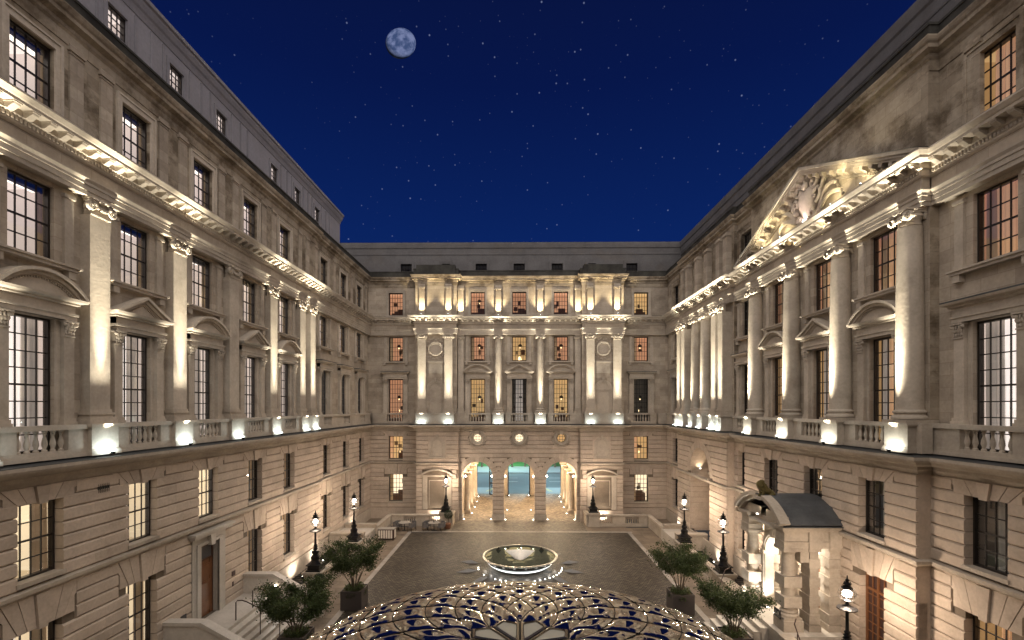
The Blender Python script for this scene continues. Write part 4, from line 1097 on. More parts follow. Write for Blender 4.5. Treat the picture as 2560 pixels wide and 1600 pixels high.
# carved shield in the tympanum
car = MB(); rs = random.getstate(); random.seed(11)
cz = zb + 1.22
sh = [(-.62, .55), (-.35, .72), (0, .62), (.35, .72), (.62, .55), (.70, .1), (.55, -.45), (.25, -.85), (0, -1.0), (-.25, -.85), (-.55, -.45), (-.70, .1)]
vs = []; n = len(sh)
for s_, y in ((1.0, 0), (.97, .22), (.75, .36), (.4, .46)):
    vs += [(PC + x * s_, vt + y, cz + z * s_) for x, z in sh]
fs = [(r * n + i, r * n + (i + 1) % n, (r + 1) * n + (i + 1) % n, (r + 1) * n + i) for r in range(3) for i in range(n)] + [tuple(3 * n + i for i in range(n))]
car.add(vs, fs); car.obj('shield', M['stone'], pob, smooth=True)
scr = MB()
def scroll(cx, cz_, r0, turns, sx, start, th=.11, y=.22):
    pts = []; m = int(18 * turns)
    for i in range(m + 1):
        t = i / m; a = start + sx * t * turns * 2 * pi; r = r0 * (1 - .82 * t); pts.append((cx + r * cos(a), vt + y + .10 * t, cz_ + r * sin(a)))
    scr.tube(pts, th, 6, th * .5)
for sx in (-1, 1):
    scroll(PC + sx * .62, cz + .72, .34, 1.3, -sx, pi / 2); scroll(PC + sx * .85, cz + .05, .40, 1.1, sx, -pi / 2 if sx > 0 else -pi / 2, .13)
    scroll(PC + sx * .50, cz - .85, .34, 1.2, sx, 0 if sx < 0 else pi, .12)
    for k, (dx, dz, l, bend) in enumerate(((1.05, -.55, 1.35, .75), (1.05, -.75, 1.7, .45), (.95, -.3, 1.15, 1.05))):
        for q in range(3):
            pts = []
            for i in range(9):
                t = i / 8; pts.append((PC + sx * (dx + l * t + .05 * q), vt + .15 + .12 * sin(pi * t) , cz + dz + bend * sin(t * pi * .62) + .10 * q * (1 - t) - (.35 * t * t if k < 2 else 0)))
            pts[-1] = (pts[-1][0] - sx * .1, pts[-1][1], pts[-1][2] - .12)
            scr.tube(pts, .10, 5, .05)
scr.blob((PC, vt + .3, cz + .75), .22, (1.1, .8, 1)); scroll(PC, cz + 1.0, .22, 1.2, 1, 0, .08)
scr.obj('carved_scrolls', M['stone'], pob, smooth=True)
random.setstate(rs)
MB().box(18.3, 32.0, .34, .42, Z_C1, Z_U0).obj('blocking_wall', M['weathered'], WR.e)
# roof storey of the right wing
av = XR - 17.95
wallgrid(-6, YB + 2.2, 25.5, 29.3, [], av, .18).obj('attic_wall', M['attic2'], WR.e)
MB().sweep([(-.3, 28.6), (.03, 28.6), (.05, 28.7), (.05, 29.2), (.12, 29.3), (.15, 29.7), (.15, 29.85), (-.3, 29.88)], [(-6, av), (YB + 2.2, av)]).obj('attic_cornice', M['attic2'], WR.e)
MB().box(-6, YB + 3, av - 8, av + .1, 29.85, 29.9).obj('attic_roof', M['lead'], WR.e)
MB().box(-6, YB + 1, av - .3, .1, 25.3, 25.6).obj('roof_gutter', M['lead'], WR.e)

# =================================================================== END WING
def ax(*xs): return [x + AX for x in xs]
PV = 1.10; CV = .40
secsB = [(-16.6, -10.75 + AX, 0), (-10.75 + AX, -6.45 + AX, PV), (-6.45 + AX, 6.45 + AX, CV), (6.45 + AX, 10.75 + AX, PV), (10.75 + AX, 17.0, 0)]
bsecB = [(-16.6, -10.6 + AX, .05), (-10.6 + AX, -6.25 + AX, 1.35), (-6.25 + AX, 6.25 + AX, .85), (6.25 + AX, 10.6 + AX, 1.35), (10.6 + AX, 17.0, .05)]
BS = ax(-13.05, 12.8); BC = ax(-4.35, 0, 4.35)
ARCH_R, ZS = 1.585, 4.47
ogB = mk_ops(BS, FG, WW) + [(c - ARCH_R, c + ARCH_R, -.2, 5.92) for c in BC]
omB = mk_ops(BS, FM, WW) + [(c - .95, c + .95, 5.92, 6.15) for c in BC] + [(c - .47, c + .47, 8.03, 8.97) for c in BC]
ghB = [rect_hole(a, b, c, d) for a, b, c, d in ogB[:2]] + [lintel_hole(u, WW / 2 + .5, FG[1], Z_STR0) for u in BS] + [arch_hole(c, ARCH_R, ZS, .60) for c in BC] + [rect_hole(x - 1.55, x + 1.55, 1.2, 5.0) for x in ax(-8.45, 8.45)]
mhB = [rect_hole(a, b, c, d) for a, b, c, d in omB[:2]] + [lintel_hole(u, WW / 2 + .5, FM[1], 9.18) for u in BS] + [rect_hole(c - .84, c + .84, 7.9, 9.18) for c in BC] + [rect_hole(x - .95, x + .95, 6.6, 8.6) for x in ax(-8.45, 8.45)] + [arch_hole(c, ARCH_R, ZS, .60) for c in BC]
def base_back():
    w = WB
    for (a, b, v) in bsecB:
        og = [o for o in ogB if a < (o[0] + o[1]) / 2 < b]; om = [o for o in omB if a < (o[0] + o[1]) / 2 < b]
        if v != .85:
            for o in og + om: sill(w, o, v)
            og = [(o[0] - .04, o[1] + .04, o[2], o[3] + .04) for o in og]; om = [(o[0] - .04, o[1] + .04, o[2], o[3] + .04) for o in om]
            MB().box(a, b, v - .01, v + .10, -.2, 1.14).obj('plinth', M['rustic'], w.e)
        if v == .85:
            og = [(o[0], o[1], -.2, 6.05) for o in og]; om = [o for o in om if o[2] > 7]
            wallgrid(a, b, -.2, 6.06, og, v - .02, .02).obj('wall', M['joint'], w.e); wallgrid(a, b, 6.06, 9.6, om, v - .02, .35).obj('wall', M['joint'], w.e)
            courses(w, a, b, .62, 6.02, 12, ghB, v, 1.5); courses(w, a, b, 6.02, 9.18, 7, mhB, v, 1.7)
        else:
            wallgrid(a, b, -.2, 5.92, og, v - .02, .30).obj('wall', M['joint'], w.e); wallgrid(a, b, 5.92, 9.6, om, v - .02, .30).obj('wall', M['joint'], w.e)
            courses(w, a, b, Z_BASE, Z_STR0, 10, ghB, v, 1.6); courses(w, a, b, Z_STR1, 9.18, 7, mhB, v, 1.6)
    for i in range(len(bsecB) - 1):
        x = bsecB[i][1]; v0, v1 = bsecB[i][2], bsecB[i + 1][2]; MB().quad((x, v0 - .02, -.2), (x, v1 - .02, -.2), (x, v1 - .02, 9.6), (x, v0 - .02, 9.6)).obj('wall_return', M['rustic'], w.e)
    for s0, s1 in ((0, 2), (3, 5)): MB().sweep(P_STR, secpath(bsecB[s0:s1])).obj('string_course', M['stone'], w.e)
    path = secpath(bsecB)
    MB().sweep(P_LED, path).obj('ledge', M['stone'], w.e); MB().sweep([(-.3, 9.93), (.70, 9.885), (.70, 9.90), (-.3, 9.95)], path).obj('ledge_flashing', M['lead'], w.e)
    for c in BC:
        archfill(w, c, ARCH_R, ZS, 6.056, .83, 1.3, 1.3).obj('arch_soffit', M['rustic'], w.e)
        arch_stones(w, c, ARCH_R, ZS, .85, 13, .62, d=.9)
        # impost stones of the jambs
    for i, x in enumerate(ax(-6.25 + .16, -2.175, 2.175, 6.25 - .16)):
        hw = .59 if 0 < i < 3 else .17
        MB().box(x - hw - .07, x + hw + .07, -.6, .97, 0, .62).obj('pier_base', M['stone'], w.e); MB().box(x - hw - .05, x + hw + .05, -.55, .95, 4.22, 4.46).obj('impost', M['stone'], w.e)
        if 0 < i < 3:
            mb = MB(); mb.box(x - hw + .02, x + hw - .02, -.5, .80, .6, 4.5); mb.obj('pier', M['rustic'], w.e)
base_back()
upper_walls(WB, secsB, mk_ops(BS + BC, F1, WW) + mk_ops(BS + BC, F2, WW), mk_ops(BS + BC, F4, WW), 0, 0, mat4='ashlar')
cornice_set(WB, secsB)
rooms1 = {0: ('room_orange', 'sconce'), 1: ('room_dark', 'sconce'), 2: ('room_amber', 'desk'), 3: ('room_dark', 'sconce'), 4: ('room_amber', 'desk')}
for i, u in enumerate(BS + BC):
    side = i < 2; v = 0 if side else CV
    if side:
        flat_arch(WB, u, WW, FM[1], 9.18, .05); flat_arch(WB, u, WW, FG[1], Z_STR0, .05)
        window(WB, u, *FM, WW, 4, 4, -.2, room='room_amber', furn='sconce', curtain=[(-1.1, -.4, -.3, 'curt_orange')]); window(WB, u, *FG, WW, 4, 6, -.2, room='room_cream', furn='desk', curtain=[(-1.1, -.6, -.3, 'curt_tan')])
    window(WB, u, *F1, WW, 5, 9, v - .17, room=rooms1[i][0], lamp=(.55, .12), furn=rooms1[i][1], split=False, curtain=[(-.5, .5, -.6, 'curt_grey')] if i == 3 else None)
    window(WB, u, *F2, WW, 5, 5, v - .17, room='room_orange' if i != 3 else 'room_amber', lamp=(.62, .1), furn='lampshade' if i == 3 else None, split=False, curtain=[(-1.1, -.55, -.3, 'curt_tan')] if i != 3 else None)
    window(WB, u, *F4, WW, 5, 5, v - .17, room='room_orange' if i != 1 else 'room_amber', lamp=(.62, .1) if i == 2 else None, furn='desk', split=False)
    aedicule(WB, u, v, {2: 'arc', 3: 'tri', 4: 'arc'}.get(i, 'hood'), wd=WW)
    surround(WB, u, v, *F4, WW)
    mb = MB()
    for s in (-1, 1):
        a, b = sorted((u + s * (WW / 2 + .2), u + s * (WW / 2 + .5))); mb.box(a, b, v - .02, v + .08, F2[0], Z_ARC - .1)
        mb.box(u + s * 1.15 - .12, u + s * 1.15 + .12, v, v + .18, F2[0] - .4, F2[0] - .16)
    mb.box(u - 1.35, u + 1.35, v, v + .2, F2[0] - .16, F2[0] - .02); mb.obj('window_dressing', M['stone'], WB.e)
    balustrade(WB, u - 1.45, u + 1.45, .42 if side else 1.0, open_=(u - .85, u + .85), nb=6)
for s in (-1, 1):
    for x in (10.02, 7.28): pilaster(WB, s * x + AX, PV, wd=.84)
    pilaster(WB, s * 6.1 + AX, CV, wd=.6, proj=.3)
    pedestal(WB, s * 8.65 + AX, PV, 1.66, 3.95)
    column(WB, s * 2.175 + AX, .78, r=.42); pedestal(WB, s * 2.175 + AX, CV, 1.30, 1.12)
    MB().box(*sorted((s * 10.75 + AX, s * 11.65 + AX)), 0, .42, Z_LED1, Z_BAL).obj('parapet_wall', M['stone'], WB.e)
    MB().box(*sorted((s * 14.5 + AX, s * 15.4 + AX)), 0, .42, Z_LED1, Z_BAL).obj('parapet_wall', M['stone'], WB.e)
    MB().box(*sorted((s * 5.8 + AX, s * 6.65 + AX)), .4, 1.0, Z_LED1, Z_BAL).obj('parapet_wall', M['stone'], WB.e)
    strips(WB, [s * 10.02 + AX, s * 7.28 + AX], PV, .58, .30); strips(WB, [s * 6.1 + AX, s * 2.175 + AX], CV, .58, .30)
    for xx, vv in ((s * 10.02 + AX, PV), (s * 7.28 + AX, PV), (s * 6.1 + AX, CV), (s * 2.175 + AX, CV)): MB().box(xx - .38, xx + .38, vv, vv + .40, Z_C1 + 2.86, Z_C1 + 2.97).box(xx - .34, xx + .34, vv, vv + .36, Z_C1 + 2.78, Z_C1 + 2.86).box(xx - .33, xx + .33, vv, vv + .34, Z_C1 + 2.97, Z_U0 - .2).obj('strip_capital', M['stone'], WB.e)
    # wreath, niche
    c = s * 8.65 + AX; mb = MB(); rs = random.getstate(); random.seed(4)
    for i in range(34):
        a = 2 * pi * i / 34; mb.blob((c + .66 * cos(a), PV + .1, 17.75 + .66 * sin(a)), .10, (1, .9, 1), 6, 4, .3)
    for i in range(26):
        a = 2 * pi * i / 26 + random.uniform(-.1, .1); q = random.uniform(.80, 1.08); mb.blob((c + q * cos(a), PV + .05, 17.75 + q * sin(a) * 1.12), .085, (1, .5, 1), 5, 4, .4)
    random.setstate(rs)
    mb.lathe_y([(.58, .0), (.58, .1), (.50, .12), (.48, .04)], 24, (c, PV, 17.75)); mb.obj('wreath', M['stone'], WB.e)
    MB().box(c - .95, c + .95, PV, PV + .14, 16.30, 16.48).box(c - .85, c + .85, PV, PV + .05, 15.2, 16.3).obj('panel_moulding', M['stone'], WB.e)
    def niche(cx, v, z0, zs, r, nm='niche'):
        mb = MB(); n = 14; t = .14
        for rr, y in ((r, .06),):
            P = [(-r, z0)] + [(-r * cos(pi * i / n), zs + r * sin(pi * i / n)) for i in range(n + 1)] + [(r, z0)]
            Q = [(-(r + t), z0)] + [(-(r + t) * cos(pi * i / n), zs + (r + t) * sin(pi * i / n)) for i in range(n + 1)] + [(r + t, z0)]
            k = len(P); vs = [(cx + x, v + y, z) for x, z in P] + [(cx + x, v + y, z) for x, z in Q] + [(cx + x, v - .35, z) for x, z in P] + [(cx + x, v, z) for x, z in Q]
            fs = []
            for i in range(k - 1): fs += [(i, i + 1, k + i + 1, k + i), (i, 2 * k + i, 2 * k + i + 1, i + 1), (k + i, k + i + 1, 3 * k + i + 1, 3 * k + i)]
            mb.add(vs, fs); mb.add([(cx + x, v + .012, z) for x, z in P], [tuple(range(k))]); q2 = [(cx + x * .80, v + .03, z0 + (z - z0) * .93 + .02) for x, z in P]; mb.tube(q2 + [q2[0]], .03, 4)
        mb.box(cx - r - .2, cx + r + .2, v, v + .14, z0 - .14, z0 - .01)
        o = mb.obj(nm, M['stone'], WB.e); MB().prism_xz([(cx - .09, zs + r - .05), (cx + .09, zs + r - .05), (cx + .14, zs + r + .38), (cx - .14, zs + r + .38)], v, v + .17).obj('keystone', M['stone'], WB.e)
    niche(c, PV, Z_BAL, 13.55, .82); niche(s * 8.45 + AX, 1.41, 6.6, 7.85, .66)
    MB().box(c - .84, c + .84, PV, PV + .07, 13.4, 13.55).obj('niche_impost', M['stone'], WB.e)
    # ground floor blind bay
    c = s * 8.45 + AX; mb = MB(); R = 2.6
    mb.box(c - 1.5, c - 1.0, 1.30, 1.46, 1.2, 4.55); mb.box(c + 1.0, c + 1.5, 1.30, 1.46, 1.2, 4.55); mb.box(c - 1.55, c + 1.55, 1.30, 1.50, 4.55, 4.72)
    for i in range(10):
        a0, a1 = -.63 + 1.26 * i / 10, -.63 + 1.26 * (i + 1) / 10
        P = [(c + R * sin(a0), 2.62 + R * cos(a0)), (c + R * sin(a1), 2.62 + R * cos(a1)), (c + (R + .16) * sin(a1), 2.62 + (R + .16) * cos(a1)), (c + (R + .16) * sin(a0), 2.62 + (R + .16) * cos(a0))]
        mb.prism_xz(P, 1.30, 1.72)
    mb.obj('blind_arch', M['stone'], WB.e)
    MB().box(c - .85, c - .78, 1.33, 1.38, 1.6, 4.2).box(c + .78, c + .85, 1.33, 1.38, 1.6, 4.2).box(c - .78, c + .78, 1.33, 1.382, 4.13, 4.2).obj('panel_moulding', M['stone'], WB.e)
    # parapet block above the pavilion
    MB().box(s * 8.6 + AX - 2.0, s * 8.6 + AX + 2.0, PV - .6, PV + .32, Z_U1 + .04, Z_PAR + .35).obj('parapet_block', M['dirty'], WB.e)
# round windows over the arches
for s in (-1, 1):
    c = s * 8.45 + AX; MB().box(c - .94, c + .94, 1.30, 1.40, 6.48, 8.72).obj('niche_panel', M['rustic'], WB.e)
for i, c in enumerate(BC):
    r = .45
    mb = MB(); q_ = 32
    for j in range(q_):
        pp = []
        for jj in (j, j + 1):
            a = 2 * pi * jj / q_; ca, sa = cos(a), sin(a); k_ = min(.84 / max(abs(ca), 1e-6), .675 / max(abs(sa), 1e-6)); pp.append(((c + .6 * ca, .90, 8.5 + .6 * sa), (c + k_ * ca, .90, 8.5 + k_ * sa)))
        mb.quad(pp[0][0], pp[1][0], pp[1][1], pp[0][1])
    mb.obj('round_window_panel', M['rustic'], WB.e)
    o = link('round_window', MB().lathe_y([(r, -.05), (r, .02), (r - .06, .02), (r - .06, -.05)], 24, (0, 0, 0), False).mesh('round_window', M['sash'], True), WB.e, (c, .62, 8.5))
    o2 = link('glazing_bars', cached(('rb',), lambda: MB().box(-.17, -.14, -.03, .015, -.42, .42).box(.14, .17, -.03, .015, -.42, .42).box(-.42, .42, -.03, .013, -.17, -.14).box(-.42, .42, -.03, .013, .14, .17).mesh('glazing_bars', M['sash'])), o)
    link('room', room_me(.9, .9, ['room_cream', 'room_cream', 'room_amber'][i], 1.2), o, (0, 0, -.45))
    mb = MB(); rs = random.getstate(); random.seed(9)
    mb.lathe_y([(.80, 0), (.80, .12), (.66, .22), (.52, .14), (.47, .0), (.47, -.3)], 28, (c, .85, 8.5), False)
    for j in range(20):
        a = 2 * pi * j / 20; mb.blob((c + .66 * cos(a), 1.03, 8.5 + .66 * sin(a)), .06, (1, .7, 1), 5, 4, .3)
    for sx in (-1, 1):
        volute(mb, (c + sx * .44, 1.02, 9.12), .19, .16); volute(mb, (c + sx * .72, .98, 8.0), .14, .12)
        mb.tube([(c + sx * .8, .95, 8.75), (c + sx * .95, .95, 8.5), (c + sx * .88, .95, 8.2), (c + sx * .62, .95, 7.8), (c + sx * .2, .95, 7.62)], .07, 5)
    random.setstate(rs); mb.prism_xz([(c - .16, 8.9), (c + .16, 8.9), (c + .24, 9.3), (c - .24, 9.3)], .85, 1.16)
    for j in range(5): mb.blob((c + (j - 2) * .1, 1.02, 7.68), .05, (.8, .8, 1.3), 5, 4)
    mb.obj('round_window_surround', M['stone'], WB.e, smooth=True)
for i, x in enumerate((-10.02, -7.28, -2.175, 2.175, 7.28, 10.02)):
    pav = abs(x) > 5
    nm = ['outer pilaster of the pavilion nearer the dining tables', 'inner pilaster of the pavilion nearer the dining tables', 'round column over the first pier of the arches', 'round column over the second pier of the arches', 'inner pilaster of the pavilion nearer the portico', 'outer pilaster of the pavilion nearer the portico'][i]
    uplight(WB, x + AX, 1.93 if pav else 1.575, 9.95, 'small ledge floodlight under the ' + nm, 1.44 if pav else 1.1, 5, 400, aim_z=18.8)
for i, (x, v) in enumerate(((-10.02, PV), (-7.28, PV), (-6.1, CV), (-2.175, CV), (2.175, CV), (6.1, CV), (7.28, PV), (10.02, PV))):
    loc = WB.w((x + AX, v + .72, Z_C1 + .04)); nm = ['first', 'second', 'third', 'fourth', 'fifth', 'sixth', 'seventh', 'last'][i]
    t = thing('floodlight', f'small warm floodlight on the archway wing cornice, {nm} from the tables side', 'light fixture', loc, 0, 'warm floodlights on the main cornice')
    link('housing', fixture_me(), t, scale=(.7, .7, .7)); link('lens', lens_me(), t, (0, 0, .1), scale=(.7, .7, .7))
    spot('flood_beam', loc + Vector((0, 0, .16)), WB.w((x + AX, v + .22, Z_U0 - .4)), 900, (1.0, .82, .50), 84, .9, .04, t)
# roof storey of the end wing
yv = -2.4
wallgrid(-24, 18.2, 25.5, 29.3, [(x + AX - .62, x + AX + .62, 26.5, 27.55) for x in (-12.5, -4.2, 0, 4.2, 12.4)] + [(x + AX - .42, x + AX + .42, 26.7, 27.55) for x in (-8.1, 8.0)], yv, .4).obj('attic_wall', M['attic2'], WB.e)
for x, hw in ((-12.5, .62), (-4.2, .62), (0, .62), (4.2, .62), (12.4, .62), (-8.1, .42), (8.0, .42)):
    x += AX
    MB().box(x - hw - .3, x - hw, yv, yv + .06, 26.3, 27.85).box(x + hw, x + hw + .3, yv, yv + .06, 26.3, 27.85).box(x - hw, x + hw, yv, yv + .062, 27.55, 27.85).obj('window_surround', M['attic2'], WB.e)
    window(WB, x, 26.5, 27.55, round(2 * hw, 2), 3, 2, yv - .3, room='room_dark', split=False)
MB().sweep([(-.3, 28.5), (.03, 28.5), (.06, 28.62), (.02, 28.66), (.02, 29.2), (.10, 29.3), (.14, 29.7), (.14, 29.85), (-.3, 29.88)], [(-24, yv), (18.2, yv)]).obj('attic_cornice', M['attic2'], WB.e)
MB().box(-24, 18.2, yv - 6, yv + .1, 29.85, 29.9).obj('attic_roof', M['lead'], WB.e)
MB().box(-16.5, 17.5, yv - .3, .1, 25.3, 25.6).obj('roof_gutter', M['lead'], WB.e)
# =================================================================== GROUND
def struct(mb, name, mat, **kw): return mb.obj(name, M[mat], None, kind='structure', **kw)
struct(MB().box(-400, 400, -60, 600, -.5, -.06), 'ground', 'road')
struct(MB().quad((-9.95, -6, 0), (10.25, -6, 0), (10.25, 45.2, 0), (-9.95, 45.2, 0)), 'courtyard_paving', 'cobble')
struct(MB().quad((-6.3, 45.5, 0), (6.6, 45.5, 0), (6.6, 49.9, 0), (-6.3, 49.9, 0)), 'forecourt_paving', 'cobblemid')
struct(MB().quad((-6.3, 49.9, 0), (6.6, 49.9, 0), (6.6, 65.4, 0), (-6.3, 65.4, 0)), 'archway_paving', 'cobblepale')
# pale strips: individual slabs
strip = MB().box(-9.0, 9.0, -.5, .5, -.001, .0).mesh('x', M['palestrip'])
border = bpy.data.objects.new('border_strip', MB().box(-.17, .17, -.49, .49, -.05, .012).mesh('border_strip', M['palestrip']))
COL.objects.link(border); border.location = (-10.1, 12, 0); border['kind'] = 'structure'
slab = cached(('slab',), lambda: MB().box(-.17, .17, -.493, .493, -.05, .012).mesh('slab', M['palestrip']))
slabx = cached(('slabx',), lambda: MB().box(-.493, .493, -.17, .17, -.05, .012).mesh('slab', M['palestrip']))
for i in range(1, 34):
    for x in (-10.1, 10.42):
        link('slab', slab, border, (x + 10.1, i, 0))
for i in range(21): link('slab', slabx, border, (i + .33, 33.38, 0))
# flagstone terraces on both sides: slabs as parts
def flags(x0, x1, y0, y1, name, n=5):
    root = MB().box(x0, x1, y0, y1, -.05, -.012).obj(name, M['flag'], None, kind='structure')
    y = y0; r = 0; cnt = 0
    while y < y1 - .1:
        h = .62; hh = min(h, y1 - y); x = x0 + (-.4 if r % 2 else 0)
        while x < x1 - .05:
            l = random.choice((.8, 1.0, 1.2)); a, b = max(x, x0), min(x + l, x1)
            if b - a > .1 and cnt < 295:
                me = cached(('fs', round(b - a, 1), round(hh, 2)), lambda: MB().box(-(b - a) / 2 + .006, (b - a) / 2 - .006, .006, hh - .006, -.04, .004).mesh('flagstone', M['flag']))
                link('flagstone', me, root, ((a + b) / 2, y, random.uniform(-.001, .001))); cnt += 1
            x += l
        y += h; r += 1
    return root
flags(-12.9, -10.28, 18, 47.1, 'terrace'); flags(10.6, 13.0, 18, 47.1, 'terrace')
struct(MB().box(-16, -12.9, 8, 50.9, -.05, -.02).box(13, 16, 8, 50.9, -.05, -.02).box(-10.28, -6.3, 45.5, 50, -.05, -.01).box(6.5, 10.6, 45.5, 50, -.05, -.01).box(-12.9, -10.28, 6, 18, -.05, -.01).box(10.6, 13, 6, 18, -.05, -.01), 'light_well_floor', 'flag')

# =================================================================== PASSAGE BEHIND THE ARCHES, STREET
Y0, Y1 = 51.1, 64.6
pas = thing('vaulted_passage', 'cream stone passage with wall columns seen through the three archways', 'passage', (AX, 0, 0))
mb = MB()
for s in (-1, 1): mb.box(*sorted((s * 6.15, s * 6.6)), 50.2, Y1, 0, 7)
mb.box(-6.6, 6.6, Y0, Y1, 6.6, 6.9); mb.obj('passage_wall', M['rustic'], pas)
mb = MB()
for a, b in ((-6.6, -5.85), (-2.85, -1.52), (1.52, 2.85), (5.85, 6.6)): mb.box(a, b, Y1, Y1 + .8, 0, 7)
mb.box(-6.6, 6.6, Y1, Y1 + .8, 6.0, 7.0); mb.obj('street_gateway', M['rustic'], pas)
for s in (-1, 1):
    for y in (53.5, 56.8, 60.1, 63.2):
        o = link('wall_column', cached(('pc',), lambda: MB().box(-.38, .38, -.38, .38, 0, .35).lathe([(.36, .35), (.36, .45), (.30, .5), (.30, 1.2), (.26, 4.1), (.30, 4.15), (.30, 4.25), (.40, 4.35)], 16).box(-.42, .42, -.42, .42, 4.35, 4.5).mesh('wall_column', M['stone'], True)), pas, (s * 5.75, y, 0))
    for k in range(12):
        for y in range(7):
            link('stone', cached(('pst',), lambda: MB().box(-.04, .04, -.97, .97, .01, .44).mesh('stone', M['rustic'])), pas, (s * 6.13, 52.2 + y * 2, .2 + k * .46))
for s in (-1, 1):
    for yy in (51.9,):
        mbp = MB(); mbp.box(s * 2.175 - .55, s * 2.175 + .55, 50.9, 53.2, 0, 6.6)
    for k in range(12):
        for q, (x, y, sx, sy) in enumerate(((s * 2.175, Y1 - .05, 1.3, .1),)):
            link('stone', cached(('pst2',), lambda: MB().box(-.66, .66, -.04, .04, .01, .44).mesh('stone', M['rustic'])), pas, (x, Y1 - .03, .2 + k * .46))
for x, z, e_, nm in ((-4.37, 5.6, 260, 'left'), (0, 5.6, 260, 'mid'), (4.37, 5.6, 260, 'right'), (-4.37, 5.6, 200, ''), (4.37, 5.6, 200, ''), (0, 5.6, 200, '')):
    y = 54.0 if nm else 60.5
    t = link('ceiling_lantern', cached(('cl',), lambda: MB().lathe([(.05, .9), (.05, .3), (.22, .25), (.22, 0)], 8).mesh('ceiling_lantern', M['iron'])), pas, (x, y, z + .1))
    point('lantern_light', (x, y, z - .25), e_ * 3.1, (1, .78, .50), .15, pas)
# bracket lamps on the piers
for i, (x, s) in enumerate(((-1.60, 1), (-2.76, -1), (1.60, -1), (2.76, 1), (-5.80, 1), (5.80, -1))):
    nm = ['the middle archway, tables side', 'the archway nearest the tables, pier side', 'the middle archway, portico side', 'the archway nearest the portico, pier side', 'the archway nearest the tables, wall side', 'the archway nearest the portico, wall side'][i]
    t = thing('wall_lamp', 'bright small lamp at the springing inside ' + nm, 'lamp', (x + AX + s * .14, 50.9, 4.45), 0, 'lamps inside the archways')
    MB().blob((0, 0, 0), .075, (1, 1, 1.2)).obj('bulb', M['bulb'], t, smooth=True); MB().box(*sorted((-s * .16, -s * .02)), -.03, .03, -.02, .02).obj('bracket', M['iron'], t)
    point('lamp_light', (0, 0, 0), 26, WHITE, .12, t)
# floor spots
fs = [(-5.75, 50.3), (-2.95, 50.3), (-1.45, 50.2), (1.45, 50.2), (2.95, 50.3), (5.75, 50.3), (-5.2, 53.2), (5.2, 53.2), (-5.2, 56.5), (5.2, 56.5), (-5.2, 59.8), (5.2, 59.8), (-1.35, 55.0), (1.35, 55.0), (-5.3, 63.3), (5.3, 63.3), (-1.3, 64.0), (1.3, 64.0)]
for i, (x, y) in enumerate(fs):
    side = 'tables' if x < 0 else 'portico'; dp = ['at the mouth of', 'just inside', 'a third of the way into', 'halfway into', 'at the street end of'][0 if y < 51 else 1 if y < 54 else 2 if y < 58 else 3 if y < 62 else 4]
    wh = 'the middle archway' if abs(x) < 1.6 else 'the outer arch, pier foot,' if abs(x) < 3 else 'the outer arch, wall foot,'
    t = thing('floor_spotlight', f'round floor light {dp} {wh} {side} side', 'floor light', (x + AX, y, 0), 0, 'floor lights along the passage')
    link('rim', cached(('fr1',), lambda: MB().lathe([(.10, 0), (.10, .02), (.08, .03)], 10).mesh('rim', M['steel'])), t); link('lens', cached(('fl1',), lambda: MB().lathe([(.07, .03), (.04, .06)], 10).mesh('lens', M['led'])), t)
    s = 1 if x > 0 else -1
    tx = x + AX + s * (.55 if abs(x) < 1.6 or abs(x) > 3 else -.55)
    if i < 12: spot('floor_beam', (x + AX, y, .08), (tx, y + .25, 4.2), 75, WHITE, 80, .8, .03, t)
# street
struct(MB().box(-90, 90, 65.45, 70.5, -.05, .0), 'street_pavement', 'street_pave')
struct(MB().quad((-90, 70.5, -.04), (90, 70.5, -.04), (90, 86, -.04), (-90, 86, -.04)), 'street', 'road')
struct(MB().quad((-2.2, 65.4, .004), (2.6, 65.4, .004), (3.6, 70.6, .004), (-3.2, 70.6, .004)), 'driveway', 'road')
struct(MB().box(-90, 90, 86, 95, -.05, .08), 'far_pavement', 'street_pave')
struct(MB().box(-90, 90, 95, 160, -.05, .12), 'park_lawn', 'grass')
mb = MB()
for y in (76.3, 80.2): 
    for i in range(9): mb.box(-40 + i * 9, -36 + i * 9, y, y + .12, -.039, -.034)
mb.obj('road_marking', M['roadline'], None, kind='structure')
mb = MB()
for s in (-1, 1):
    for d in (0, .3):
        x0 = AX + s * (4.3 + d)
        mb.add([(x0, 67.2, .006), (x0 + .1, 67.2, .006), (x0 + .1 - s * .9, 70.4, .006), (x0 - s * .9, 70.4, .006)], [(0, 1, 2, 3)])
mb.obj('yellow_road_marking', M['yellowline'], None, kind='structure')
bo0 = None
for i, x in enumerate((-6.6, -4.4, -1.0, 1.4, 2.6, 6.0, 6.9)):
    y = 94.0 + (i % 2) * .8
    me = cached(('tr',), lambda: MB().lathe([(.22, 0), (.17, .3), (.15, 3.5)], 8).mesh('street_bollard', M['bark']))
    seen = ['farthest on the tables side', 'second on the tables side', 'left one through the middle arch', 'central one through the middle arch', 'right one through the middle arch', 'left of the pair through the right arch', 'right of the pair through the right arch'][i]
    tag(link('tree_trunk', me, None, (x * 1.05, y, 0)), 'dark trunk by the lawn across the street, ' + seen, 'tree', 'tree trunks across the street')
